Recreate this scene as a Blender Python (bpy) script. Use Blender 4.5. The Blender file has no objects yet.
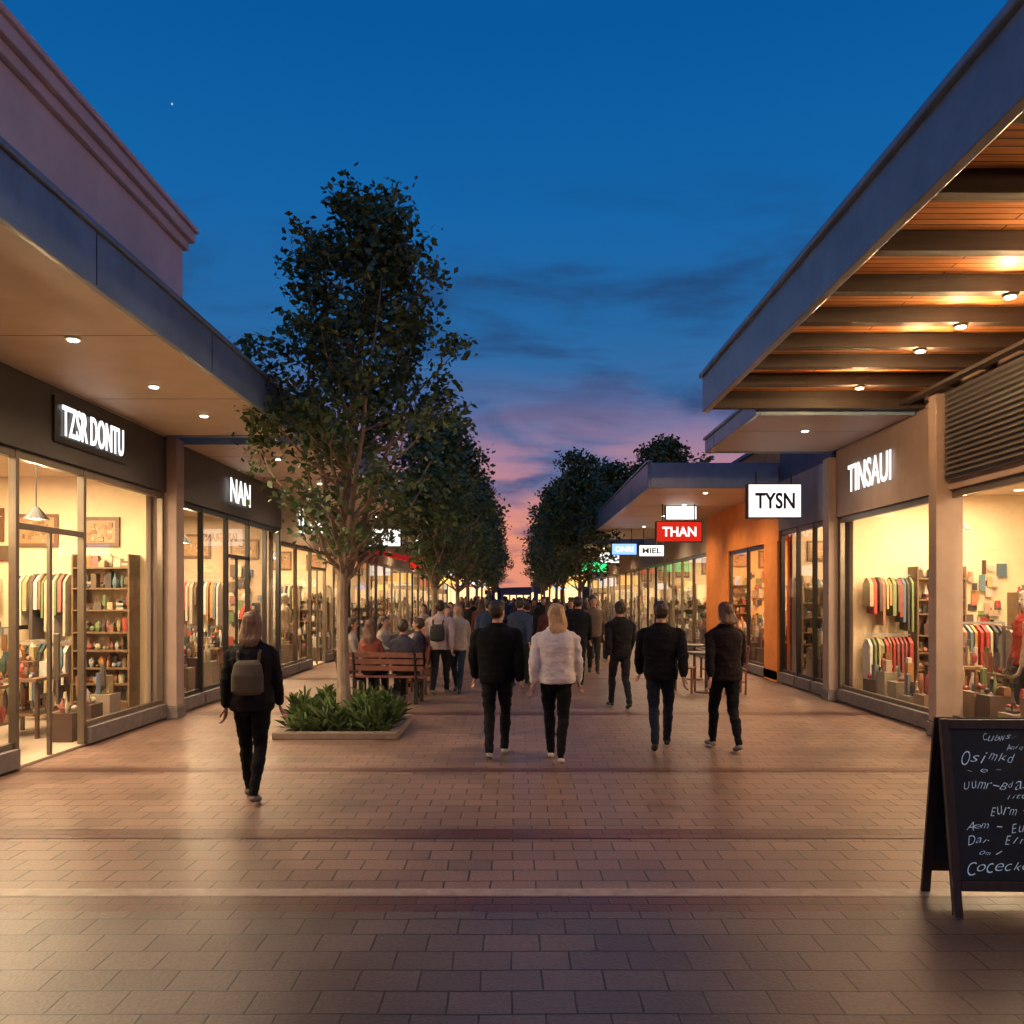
import bpy, math, random
import numpy as np
from mathutils import Vector, Matrix, Euler, noise
from mathutils.bvhtree import BVHTree
R = random.Random(7)
scn = bpy.context.scene
COL = scn.collection
rad = math.radians

# ---------------------------------------------------------------- materials
MATS = {}
def nt(name):
    m = bpy.data.materials.new(name); m.use_nodes = True
    t = m.node_tree; b = t.nodes['Principled BSDF']
    return m, t, b
def pm(name, col, rough=.6, metal=0., var=.2, scale=6., bump=.05, emit=0., ecol=None, stretch=(1,1,1)):
    if name in MATS: return MATS[name]
    m, t, b = nt(name)
    N = t.nodes; L = t.links
    tc = N.new('ShaderNodeTexCoord'); mp = N.new('ShaderNodeMapping'); mp.inputs['Scale'].default_value = stretch
    no = N.new('ShaderNodeTexNoise'); no.inputs['Scale'].default_value = scale; no.inputs['Detail'].default_value = 6
    no.inputs['Roughness'].default_value = .65
    L.new(tc.outputs['Object'], mp.inputs[0]); L.new(mp.outputs[0], no.inputs['Vector'])
    cr = N.new('ShaderNodeValToRGB')
    c = Vector(col)
    cr.color_ramp.elements[0].position = .3; cr.color_ramp.elements[1].position = .7
    cr.color_ramp.elements[0].color = (*(c*(1-var)), 1); cr.color_ramp.elements[1].color = (*(c*(1+var)), 1)
    L.new(no.outputs['Fac'], cr.inputs[0]); L.new(cr.outputs[0], b.inputs['Base Color'])
    b.inputs['Roughness'].default_value = rough; b.inputs['Metallic'].default_value = metal
    if bump:
        bp = N.new('ShaderNodeBump'); bp.inputs['Strength'].default_value = min(1, bump*4); bp.inputs['Distance'].default_value = .01
        L.new(no.outputs['Fac'], bp.inputs['Height']); L.new(bp.outputs[0], b.inputs['Normal'])
    if emit:
        b.inputs['Emission Color'].default_value = (*(ecol or col), 1); b.inputs['Emission Strength'].default_value = emit
    MATS[name] = m
    return m
def goods_mat():
    m, t, b = nt('merchandise'); a = t.nodes.new('ShaderNodeAttribute'); a.attribute_name = 'Col'
    no = t.nodes.new('ShaderNodeTexNoise'); no.inputs['Scale'].default_value = 40
    mx = t.nodes.new('ShaderNodeMix'); mx.data_type = 'RGBA'; mx.blend_type = 'MULTIPLY'; mx.inputs[0].default_value = .5
    t.links.new(a.outputs['Color'], mx.inputs[6]); t.links.new(no.outputs['Color'], mx.inputs[7])
    t.links.new(mx.outputs[2], b.inputs['Base Color']); b.inputs['Roughness'].default_value = .5
    return m
GOODS = goods_mat()
def glass_mat():
    m = bpy.data.materials.new('window_glass'); m.use_nodes = True; t = m.node_tree; t.nodes.clear()
    o = t.nodes.new('ShaderNodeOutputMaterial'); mx = t.nodes.new('ShaderNodeMixShader')
    tr = t.nodes.new('ShaderNodeBsdfTransparent'); tr.inputs[0].default_value = (.96, .97, .965, 1)
    gl = t.nodes.new('ShaderNodeBsdfGlossy'); gl.inputs['Roughness'].default_value = .02
    lw = t.nodes.new('ShaderNodeLayerWeight'); lw.inputs[0].default_value = .5
    pw = t.nodes.new('ShaderNodeMath'); pw.operation='POWER'; pw.inputs[1].default_value = 4
    ma = t.nodes.new('ShaderNodeMath'); ma.operation='MULTIPLY_ADD'; ma.inputs[1].default_value = .7; ma.inputs[2].default_value = .045
    t.links.new(lw.outputs['Facing'], pw.inputs[0]); t.links.new(pw.outputs[0], ma.inputs[0])
    t.links.new(ma.outputs[0], mx.inputs[0]); t.links.new(tr.outputs[0], mx.inputs[1]); t.links.new(gl.outputs[0], mx.inputs[2])
    t.links.new(mx.outputs[0], o.inputs[0]); return m
GLASS = glass_mat()
def leaf_mat(name, c0, c1):
    m, t, b = nt(name); g = t.nodes.new('ShaderNodeNewGeometry'); cr = t.nodes.new('ShaderNodeValToRGB')
    cr.color_ramp.elements[0].color = (*c0, 1); cr.color_ramp.elements[1].color = (*c1, 1)
    t.links.new(g.outputs['Random Per Island'], cr.inputs[0]); t.links.new(cr.outputs[0], b.inputs['Base Color'])
    b.inputs['Roughness'].default_value = .45
    return m
LEAF = leaf_mat('tree_leaves', (.04, .08, .02), (.12, .19, .055))
GRASSY = leaf_mat('planter_leaves', (.03, .06, .015), (.12, .18, .055))
def emis(name, col, s):
    if name in MATS: return MATS[name]
    m = bpy.data.materials.new(name); m.use_nodes = True; t = m.node_tree; t.nodes.clear()
    o = t.nodes.new('ShaderNodeOutputMaterial'); e = t.nodes.new('ShaderNodeEmission')
    e.inputs[0].default_value = (*col, 1); e.inputs[1].default_value = s; t.links.new(e.outputs[0], o.inputs[0])
    MATS[name] = m; return m
def wood_mat():
    m, t, b = nt('timber_soffit'); N = t.nodes; L = t.links
    tc = N.new('ShaderNodeTexCoord'); mp = N.new('ShaderNodeMapping'); mp.inputs['Scale'].default_value = (1, 12, 1)
    no = N.new('ShaderNodeTexNoise'); no.inputs['Scale'].default_value = 3; no.inputs['Detail'].default_value = 8
    L.new(tc.outputs['Object'], mp.inputs[0]); L.new(mp.outputs[0], no.inputs['Vector'])
    br = N.new('ShaderNodeTexBrick'); br.inputs['Scale'].default_value = 1; br.inputs['Brick Width'].default_value = 1.8
    br.inputs['Row Height'].default_value = .09; br.inputs['Mortar Size'].default_value = .007
    br.inputs['Color1'].default_value = (.72, .31, .1, 1); br.inputs['Color2'].default_value = (.48, .19, .062, 1); br.inputs['Mortar'].default_value = (.02, .01, .006, 1)
    L.new(tc.outputs['Object'], br.inputs['Vector'])
    mx = N.new('ShaderNodeMix'); mx.data_type = 'RGBA'; mx.blend_type = 'MULTIPLY'; mx.inputs[0].default_value = .7
    cr = N.new('ShaderNodeValToRGB'); cr.color_ramp.elements[0].position = .3; cr.color_ramp.elements[0].color = (.35, .3, .28, 1); cr.color_ramp.elements[1].position = .65
    L.new(no.outputs['Fac'], cr.inputs[0]); L.new(br.outputs['Color'], mx.inputs[6]); L.new(cr.outputs[0], mx.inputs[7])
    L.new(mx.outputs[2], b.inputs['Base Color']); b.inputs['Roughness'].default_value = .5
    return m
WOOD = wood_mat()
def paving_mat(name, c1, c2, mortar, bw=.28, rh=.21):
    m, t, b = nt(name); N = t.nodes; L = t.links
    tc = N.new('ShaderNodeTexCoord')
    br = N.new('ShaderNodeTexBrick'); br.inputs['Scale'].default_value = 1; br.inputs['Brick Width'].default_value = bw
    br.inputs['Row Height'].default_value = rh; br.inputs['Mortar Size'].default_value = .0065; br.inputs['Mortar Smooth'].default_value = .3
    br.inputs['Bias'].default_value = -.1
    br.inputs['Color1'].default_value = (*c1, 1); br.inputs['Color2'].default_value = (*c2, 1); br.inputs['Mortar'].default_value = (*mortar, 1)
    nw = N.new('ShaderNodeTexNoise'); nw.inputs['Scale'].default_value = 1.6; nw.inputs['Detail'].default_value = 2
    L.new(tc.outputs['Object'], nw.inputs['Vector'])
    vm = N.new('ShaderNodeVectorMath'); vm.operation='MULTIPLY_ADD'; vm.inputs[1].default_value=(.03,.03,0)
    L.new(nw.outputs['Color'], vm.inputs[0]); L.new(tc.outputs['Object'], vm.inputs[2]); L.new(vm.outputs[0], br.inputs['Vector'])
    n1 = N.new('ShaderNodeTexNoise'); n1.inputs['Scale'].default_value = .9; n1.inputs['Detail'].default_value = 5; n1.inputs['Roughness'].default_value = .55
    n2 = N.new('ShaderNodeTexNoise'); n2.inputs['Scale'].default_value = 55; n2.inputs['Detail'].default_value = 3
    L.new(tc.outputs['Object'], n1.inputs['Vector']); L.new(tc.outputs['Object'], n2.inputs['Vector'])
    cr = N.new('ShaderNodeValToRGB'); cr.color_ramp.elements[0].position = .25; cr.color_ramp.elements[0].color = (.62, .62, .64, 1)
    cr.color_ramp.elements[1].position = .75; cr.color_ramp.elements[1].color = (1.15, 1.12, 1.08, 1)
    L.new(n1.outputs['Fac'], cr.inputs[0])
    mx = N.new('ShaderNodeMix'); mx.data_type = 'RGBA'; mx.blend_type = 'MULTIPLY'; mx.inputs[0].default_value = 1
    L.new(br.outputs['Color'], mx.inputs[6]); L.new(cr.outputs[0], mx.inputs[7])
    cr2 = N.new('ShaderNodeValToRGB'); cr2.color_ramp.elements[0].position=.3; cr2.color_ramp.elements[0].color=(.75,.75,.75,1); cr2.color_ramp.elements[1].position=.7; cr2.color_ramp.elements[1].color=(1.2,1.2,1.2,1)
    L.new(n2.outputs['Fac'], cr2.inputs[0])
    mx2 = N.new('ShaderNodeMix'); mx2.data_type = 'RGBA'; mx2.blend_type = 'MULTIPLY'; mx2.inputs[0].default_value = 1
    L.new(mx.outputs[2], mx2.inputs[6]); L.new(cr2.outputs[0], mx2.inputs[7]); L.new(mx2.outputs[2], b.inputs['Base Color'])
    mr = N.new('ShaderNodeMapRange'); mr.inputs[1].default_value=.3; mr.inputs[2].default_value=.7; mr.inputs[3].default_value = .3; mr.inputs[4].default_value = .46
    L.new(n1.outputs['Fac'], mr.inputs[0]); L.new(mr.outputs[0], b.inputs['Roughness'])
    ad = N.new('ShaderNodeMath'); ad.operation = 'MULTIPLY_ADD'; ad.inputs[1].default_value = -1.; 
    sc = N.new('ShaderNodeMath'); sc.operation = 'MULTIPLY'; sc.inputs[1].default_value = .45
    L.new(n2.outputs['Fac'], sc.inputs[0]); L.new(br.outputs['Fac'], ad.inputs[0]); L.new(sc.outputs[0], ad.inputs[2])
    bp = N.new('ShaderNodeBump'); bp.inputs['Strength'].default_value = .65; bp.inputs['Distance'].default_value = .007
    L.new(ad.outputs[0], bp.inputs['Height']); L.new(bp.outputs[0], b.inputs['Normal'])
    return m

# ---------------------------------------------------------------- mesh helpers
def empty(name, loc=(0,0,0)):
    e = bpy.data.objects.new(name, None); COL.objects.link(e); e.location = loc; return e
class MB:
    def __init__(s): s.v=[]; s.f=[]; s.m=[]; s.c=[]
    def add(s, vs, fs, mi=0, c=(1,1,1)):
        o=len(s.v); s.v += [tuple(v) for v in vs]
        for f in fs: s.f.append(tuple(i+o for i in f)); s.m.append(mi); s.c.append(c)
    def box(s, x0,x1,y0,y1,z0,z1, mi=0, c=(1,1,1)):
        if x0>x1: x0,x1=x1,x0
        if y0>y1: y0,y1=y1,y0
        s.add([(x0,y0,z0),(x1,y0,z0),(x1,y1,z0),(x0,y1,z0),(x0,y0,z1),(x1,y0,z1),(x1,y1,z1),(x0,y1,z1)],
              [(0,3,2,1),(4,5,6,7),(0,1,5,4),(1,2,6,5),(2,3,7,6),(3,0,4,7)], mi, c)
    def cyl(s, cx,cy,z0,z1,r0,r1=None,n=12,mi=0,c=(1,1,1)):
        r1 = r0 if r1 is None else r1
        vs=[(cx+r0*math.cos(2*math.pi*i/n),cy+r0*math.sin(2*math.pi*i/n),z0) for i in range(n)]+[(cx+r1*math.cos(2*math.pi*i/n),cy+r1*math.sin(2*math.pi*i/n),z1) for i in range(n)]
        s.add(vs,[(i,(i+1)%n,n+(i+1)%n,n+i) for i in range(n)]+[tuple(range(n-1,-1,-1)),tuple(range(n,2*n))],mi,c)
    def vase(s,cx,cy,z0,h,r,rnd,c,n=8):
        prof=rnd.choice([[(0,.6),(.3,1),(.6,.75),(.85,.3),(1,.42)],[(0,.4),(.15,.3),(.3,.9),(.7,1),(1,.6)],[(0,.75),(.5,.9),(.8,.9),(.82,.25),(1,.2)],[(0,.5),(.4,1),(.75,.85),(1,.1)]])
        vs,fs=loft_rings([vring(cx,cy,z0+h*t_,r*k,r*k) for t_,k in prof],n); s.add(vs,fs,0,c)
    def tube(s, pts, rs, n=6, mi=0, c=(1,1,1)):
        vs,fs = loft_pts(pts, rs, n, False); s.add(vs,fs,mi,c)
    def obj(s, name, mats, parent=None, smooth=False, bevel=0, color=False, loc=None):
        me = bpy.data.meshes.new(name); me.from_pydata(s.v,[],s.f)
        for m in (mats if isinstance(mats,(list,tuple)) else [mats]): me.materials.append(m)
        me.polygons.foreach_set('material_index', s.m)
        if color:
            a = me.color_attributes.new('Col','FLOAT_COLOR','CORNER')
            arr=[]
            for f,c in zip(s.f,s.c): arr += [c[0],c[1],c[2],1.]*len(f)
            a.data.foreach_set('color',arr)
        if smooth: me.polygons.foreach_set('use_smooth',[True]*len(s.f))
        me.update()
        o = bpy.data.objects.new(name, me); COL.objects.link(o)
        if parent: o.parent = parent
        if loc: o.location = loc
        if bevel:
            b = o.modifiers.new('bevel','BEVEL'); b.width = bevel; b.segments = 2; b.limit_method='ANGLE'
        return o
def ringframe(d):
    d=d.normalized(); ref = Vector((0,0,1)) if abs(d.y)>.7 else Vector((0,1,0))
    u = d.cross(ref)
    if u.length<1e-4: u = d.cross(Vector((1,0,0)))
    u.normalize(); return u, d.cross(u).normalized()
def loft_rings(rings, n=14):
    vs=[]; fs=[]
    for c,u,v in rings:
        for i in range(n):
            a=2*math.pi*i/n; vs.append(c+u*math.cos(a)+v*math.sin(a))
    k=len(rings)
    for j in range(k-1):
        for i in range(n):
            fs.append((j*n+i,j*n+(i+1)%n,(j+1)*n+(i+1)%n,(j+1)*n+i))
    fs.append(tuple(range(n-1,-1,-1))); fs.append(tuple((k-1)*n+i for i in range(n)))
    return vs,fs
def loft_pts(pts, rs, n=12, rnd=True, flat=1.):
    pts=[Vector(p) for p in pts]; rings=[]
    k=len(pts)
    for i in range(k):
        d=(pts[min(k-1,i+1)]-pts[max(0,i-1)]); u,v=ringframe(d); r=rs[i]
        if rnd and i==0: rings.append((pts[0]-d.normalized()*r*.7,u*r*.6,v*r*.6*flat))
        rings.append((pts[i],u*r,v*r*flat))
        if rnd and i==k-1: rings.append((pts[i]+d.normalized()*r*.7,u*r*.6,v*r*.6*flat))
    return loft_rings(rings,n)
def vring(x,y,z,rx,ry): return (Vector((x,y,z)),Vector((rx,0,0)),Vector((0,ry,0)))
def ellipsoid(c,rx,ry,rz,n=14,m=9):
    return loft_rings([vring(c[0],c[1],c[2]-rz*math.cos(math.pi*(j+.3)/(m-.4)),rx*math.sin(math.pi*(j+.3)/(m-.4)),ry*math.sin(math.pi*(j+.3)/(m-.4))) for j in range(m)],n)
def bx(name, mat, parent, x0,x1,y0,y1,z0,z1, bevel=0):
    b=MB(); b.box(x0,x1,y0,y1,z0,z1); return b.obj(name,mat,parent,bevel=bevel)

def lamp(name,kind,loc,power,col=(1,.72,.42),parent=None,size=1,size_y=None,spot=120,rot=(0,0,0)):
    l=bpy.data.lights.new(name,kind); l.energy=power; l.color=col
    if kind=='AREA':
        l.size=size
        if size_y: l.shape='RECTANGLE'; l.size_y=size_y
    if kind=='SPOT': l.spot_size=rad(spot); l.spot_blend=.9; l.shadow_soft_size=.05
    if kind=='POINT': l.shadow_soft_size=size
    o=bpy.data.objects.new(name,l); COL.objects.link(o); o.location=loc; o.rotation_euler=rot
    if parent: o.parent=parent
    return o
def text(name, s, h, w, loc, rot, mat, parent=None, extrude=.02, bold=.0, shear=0):
    cu=bpy.data.curves.new(name,'FONT'); cu.body=s; cu.size=1; cu.extrude=0; cu.offset=bold; cu.shear=shear
    cu.align_x='CENTER'; cu.align_y='CENTER'; cu.resolution_u=4
    o=bpy.data.objects.new(name,cu); COL.objects.link(o)
    dg=bpy.context.evaluated_depsgraph_get(); dg.update()
    me=bpy.data.meshes.new_from_object(o.evaluated_get(dg)); bpy.data.objects.remove(o)
    n=len(me.vertices); a=np.empty(n*3); me.vertices.foreach_get('co',a); a=a.reshape(-1,3)
    mn=a.min(0); mx=a.max(0); a-=(mn+mx)/2; a[:,0]*=w/(mx[0]-mn[0]); a[:,1]*=h/(mx[1]-mn[1])
    me.vertices.foreach_set('co',a.ravel()); me.materials.clear(); me.materials.append(mat); me.update()
    ob=bpy.data.objects.new(name,me); COL.objects.link(ob); ob.location=loc; ob.rotation_euler=rot
    if extrude:
        sm=ob.modifiers.new('thick','SOLIDIFY'); sm.thickness=extrude; sm.offset=0
    if parent: ob.parent=parent
    return ob

# ---------------------------------------------------------------- world
w=bpy.data.worlds.new('World'); scn.world=w; w.use_nodes=True
t=w.node_tree; N=t.nodes; L=t.links; N.clear()
out=N.new('ShaderNodeOutputWorld'); bg=N.new('ShaderNodeBackground')
tc=N.new('ShaderNodeTexCoord'); sep=N.new('ShaderNodeSeparateXYZ'); L.new(tc.outputs['Generated'],sep.inputs[0])
def lin(c): return tuple(((x/255)/12.92 if x/255<=.04045 else ((x/255+.055)/1.055)**2.4) for x in c)
cr=N.new('ShaderNodeValToRGB'); e=cr.color_ramp.elements
stops=[(0.0,(150,98,112)),(.07,(138,102,128)),(.14,(104,110,154)),(.2,(60,106,158)),(.3,(34,102,162)),(.42,(14,98,166)),(.56,(3,86,156)),(.7,(10,90,158)),(1.0,(30,115,190))]
e[0].position=0; e[0].color=(*lin(stops[0][1]),1); e[1].position=1; e[1].color=(*lin(stops[-1][1]),1)
for p,c in stops[1:-1]:
    x=e.new(p); x.color=(*lin(c),1)
L.new(sep.outputs['Z'],cr.inputs[0])
zz=N.new('ShaderNodeMath'); zz.operation='ADD'; zz.inputs[1].default_value=.14; L.new(sep.outputs['Z'],zz.inputs[0])
dx=N.new('ShaderNodeMath'); dx.operation='DIVIDE'; L.new(sep.outputs['X'],dx.inputs[0]); L.new(zz.outputs[0],dx.inputs[1])
dy=N.new('ShaderNodeMath'); dy.operation='DIVIDE'; L.new(sep.outputs['Y'],dy.inputs[0]); L.new(zz.outputs[0],dy.inputs[1])
cb=N.new('ShaderNodeCombineXYZ'); L.new(dx.outputs[0],cb.inputs[0]); L.new(dy.outputs[0],cb.inputs[1])
mp=N.new('ShaderNodeMapping'); mp.inputs['Scale'].default_value=(.9,1.5,1); mp.inputs['Location'].default_value=(5.1,2.3,0); mp.inputs['Rotation'].default_value=(0,0,.22)
L.new(cb.outputs[0],mp.inputs[0])
cn=N.new('ShaderNodeTexNoise'); cn.inputs['Scale'].default_value=1.5; cn.inputs['Detail'].default_value=12; cn.inputs['Roughness'].default_value=.6; cn.inputs['Distortion'].default_value=.35
L.new(mp.outputs[0],cn.inputs['Vector'])
cf=N.new('ShaderNodeMapRange'); cf.interpolation_type='SMOOTHSTEP'; cf.inputs[1].default_value=.44; cf.inputs[2].default_value=.66; L.new(cn.outputs['Fac'],cf.inputs[0])
fade=N.new('ShaderNodeMapRange'); fade.interpolation_type='SMOOTHSTEP'; fade.inputs[1].default_value=.47; fade.inputs[2].default_value=.34; L.new(sep.outputs['Z'],fade.inputs[0])
mu=N.new('ShaderNodeMath'); mu.operation='MULTIPLY'; L.new(cf.outputs[0],mu.inputs[0]); L.new(fade.outputs[0],mu.inputs[1])
cc=N.new('ShaderNodeValToRGB'); e=cc.color_ramp.elements
e[0].position=.02; e[0].color=(*lin((70,64,102)),1); e[1].position=.42; e[1].color=(*lin((22,72,122)),1)
x=e.new(.2); x.color=(*lin((42,70,116)),1)
L.new(sep.outputs['Z'],cc.inputs[0])
mix=N.new('ShaderNodeMix'); mix.data_type='RGBA'; L.new(mu.outputs[0],mix.inputs[0]); L.new(cr.outputs[0],mix.inputs[6]); L.new(cc.outputs[0],mix.inputs[7])
mp2=N.new('ShaderNodeMapping'); mp2.inputs['Scale'].default_value=(1.,1.0,1); mp2.inputs['Location'].default_value=(2.7,9.2,0); L.new(cb.outputs[0],mp2.inputs[0])
cn2=N.new('ShaderNodeTexNoise'); cn2.inputs['Scale'].default_value=1.5; cn2.inputs['Detail'].default_value=10; cn2.inputs['Distortion'].default_value=.4; L.new(mp2.outputs[0],cn2.inputs['Vector'])
pf=N.new('ShaderNodeMapRange'); pf.interpolation_type='SMOOTHSTEP'; pf.inputs[1].default_value=.36; pf.inputs[2].default_value=.55; L.new(cn2.outputs['Fac'],pf.inputs[0])
pz=N.new('ShaderNodeMapRange'); pz.interpolation_type='SMOOTHSTEP'; pz.inputs[1].default_value=.28; pz.inputs[2].default_value=.15; L.new(sep.outputs['Z'],pz.inputs[0])
mu2=N.new('ShaderNodeMath'); mu2.operation='MULTIPLY'; L.new(pf.outputs[0],mu2.inputs[0]); L.new(pz.outputs[0],mu2.inputs[1])
pc=N.new('ShaderNodeValToRGB'); e=pc.color_ramp.elements; e[0].position=.07; e[0].color=(*lin((232,146,118)),1); e[1].position=.23; e[1].color=(*lin((112,116,162)),1); x=e.new(.145); x.color=(*lin((182,130,148)),1); L.new(sep.outputs['Z'],pc.inputs[0])
mix2=N.new('ShaderNodeMix'); mix2.data_type='RGBA'; L.new(mu2.outputs[0],mix2.inputs[0]); L.new(mix.outputs[2],mix2.inputs[6]); L.new(pc.outputs[0],mix2.inputs[7])
L.new(mix2.outputs[2],bg.inputs[0]); bg.inputs[1].default_value=1.
sky=N.new('ShaderNodeTexSky'); sky.sky_type='NISHITA'; sky.sun_disc=False; sky.sun_elevation=rad(-4); sky.sun_rotation=rad(0)
bg2=N.new('ShaderNodeBackground'); L.new(sky.outputs[0],bg2.inputs[0]); bg2.inputs[1].default_value=.05
ads=N.new('ShaderNodeAddShader'); L.new(bg.outputs[0],ads.inputs[0]); L.new(bg2.outputs[0],ads.inputs[1]); L.new(ads.outputs[0],out.inputs[0])

# ---------------------------------------------------------------- ground
PAVE=paving_mat('brick_paving',(.225,.14,.108),(.155,.098,.08),(.03,.02,.018))
PAVE2=paving_mat('grey_brown_paving',(.125,.09,.08),(.088,.064,.059),(.02,.015,.015))
b=MB(); b.add([(-400,-30,0),(400,-30,0),(400,900,0),(-400,900,0)],[(0,1,2,3)]); b.obj('ground',PAVE)
LB=pm('pale_stone_band',(.28,.21,.17),.4,var=.3,scale=9,bump=.1)
RB=paving_mat('red_paver_band',(.12,.048,.038),(.09,.038,.031),(.03,.018,.015),.22,.11)
b=MB()
for y0,y1,mi in [(4.97,5.09,0),(4.72,4.966,1),(6.15,6.4,1),(8.5,8.7,1),(12.6,12.9,1),(18,18.3,1),(26,26.3,1),(-12,4.716,2)]:
    b.add([(-30,y0,.004),(30,y0,.004),(30,y1,.004),(-30,y1,.004)],[(0,1,2,3)],mi)
b.obj('paving_bands',[LB,RB,PAVE2])

# ---------------------------------------------------------------- shops
CREAM=pm('interior_cream_plaster',(.68,.53,.34),.8,var=.08,scale=2)
CREAM2=pm('interior_warm_wall',(.6,.4,.22),.8,var=.08)
CREAM3=pm('interior_tan_wall',(.45,.33,.22),.8,var=.1,scale=2)
SHOPFLOOR=pm('shop_floor',(.42,.34,.26),.3,var=.15,scale=3)
DARKBAND=pm('dark_sign_band',(.035,.032,.032),.45,var=.2,bump=.02)
GREYWALL=pm('grey_render_wall',(.22,.2,.2),.8,var=.12,scale=2.5,bump=.1)
TAUPE=pm('taupe_render_wall',(.3,.22,.185),.8,var=.14,scale=2.5,bump=.1)
ORANGE=pm('orange_render_wall',(.75,.25,.05),.7,var=.12,scale=3,bump=.1)
BEIGE=pm('beige_render_wall',(.45,.36,.28),.75,var=.1,scale=3,bump=.08)
MAUVE=pm('parapet_render',(.66,.57,.5),.8,var=.12,scale=1.2,bump=.12)
BLUEF=pm('blue_grey_fascia',(.16,.23,.31),.3,var=.2,scale=3,bump=.04)
SOFFIT=pm('painted_soffit',(.64,.5,.37),.5,var=.08,scale=2)
ALU=pm('bronze_window_frame',(.16,.13,.1),.4,metal=.5,var=.1)
BLACKF=pm('black_window_frame',(.02,.02,.022),.35,var=.1)
PLINTH=pm('stone_plinth',(.14,.12,.115),.6,var=.25,scale=8,bump=.1)
STEEL=pm('dark_steel',(.03,.028,.028),.4,metal=.6)
DKWOOD=pm('dark_timber_beam',(.024,.014,.01),.6,var=.4,scale=4,stretch=(1,8,8))
LIT=emis('lamp_glow',(1,.85,.6),16); LITW=emis('ceiling_panel_glow',(1,.8,.52),6)
SIGNW=emis('white_sign_glow',(1,.97,.92),1.6); LETW=emis('white_letter_glow',(1,.98,.95),1.5)
SIGNR=emis('red_sign_glow',(.85,.03,.015),.85); SIGNG=emis('green_sign_glow',(.05,.9,.25),1.6); SIGNB=emis('blue_sign_glow',(.25,.45,1),1.8)
SIGNA=emis('amber_sign_glow',(1,.5,.12),2.2)
BLK=pm('black_lettering',(.01,.01,.01),.5,var=0)
PALA=[(.45,.08,.05),(.6,.5,.36),(.25,.12,.05),(.13,.22,.24),(.68,.62,.54),(.05,.045,.045),(.5,.24,.08),(.2,.25,.1),(.5,.38,.2),(.38,.15,.13),(.6,.55,.5),(.12,.09,.08),(.3,.17,.1),(.7,.6,.4),(.5,.4,.3),(.16,.1,.06),(.1,.14,.22),(.06,.1,.08)]
PALR=[(.5,.05,.035),(.42,.06,.05),(.3,.05,.04),(.1,.05,.04),(.06,.05,.05),(.5,.35,.25),(.35,.16,.08),(.62,.5,.4),(.14,.09,.07),(.2,.2,.22),(.55,.2,.12),(.1,.16,.2)]
PAL=PALA
def garment(b,mx,my,z,hx,hy,l,c,ux):
    vs=[]
    for zz,f in ((z-l,1.),(z-.12,.95),(z-.02,.25)):
        for sx,sy in ((-1,-1),(1,-1),(1,1),(-1,1)):
            vs.append((mx+sx*hx*(f if ux else 1),my+sy*hy*(1 if ux else f),zz))
    fs=[(0,3,2,1),(8,9,10,11)]+[(j*4+i,j*4+(i+1)%4,j*4+4+(i+1)%4,j*4+4+i) for j in (0,1) for i in range(4)]
    b.add(vs,fs,0,c)
def item(b,mp,u,w,z,wd,h,rnd):
    c=rnd.choice(PAL); p=mp(u+wd/2,w); k=rnd.random()
    if k<.5: b.vase(p[0],p[1],z,h,wd*.45,rnd,c)
    elif k<.75:
        q=mp(u,w-.06); r=mp(u+wd,w+.06); b.box(q[0],r[0],q[1],r[1],z,z+h*.8,0,c)
        if rnd.random()<.5: q=mp(u+.01,w-.05); r=mp(u+wd-.02,w+.04); b.box(q[0],r[0],q[1],r[1],z+h*.8+.001,z+h,0,rnd.choice(PAL))
    elif k<.9:
        v,f=ellipsoid((p[0],p[1],z+wd*.4),wd*.42,wd*.42,wd*.4,8,6); b.add(v,f,0,c)
    else:
        for q_ in range(3):
            q=mp(u,w-.08); r=mp(u+wd*1.2,w+.08); b.box(q[0],r[0],q[1],r[1],z+.03*q_,z+.03*q_+.026,0,rnd.choice(PAL))
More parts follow.
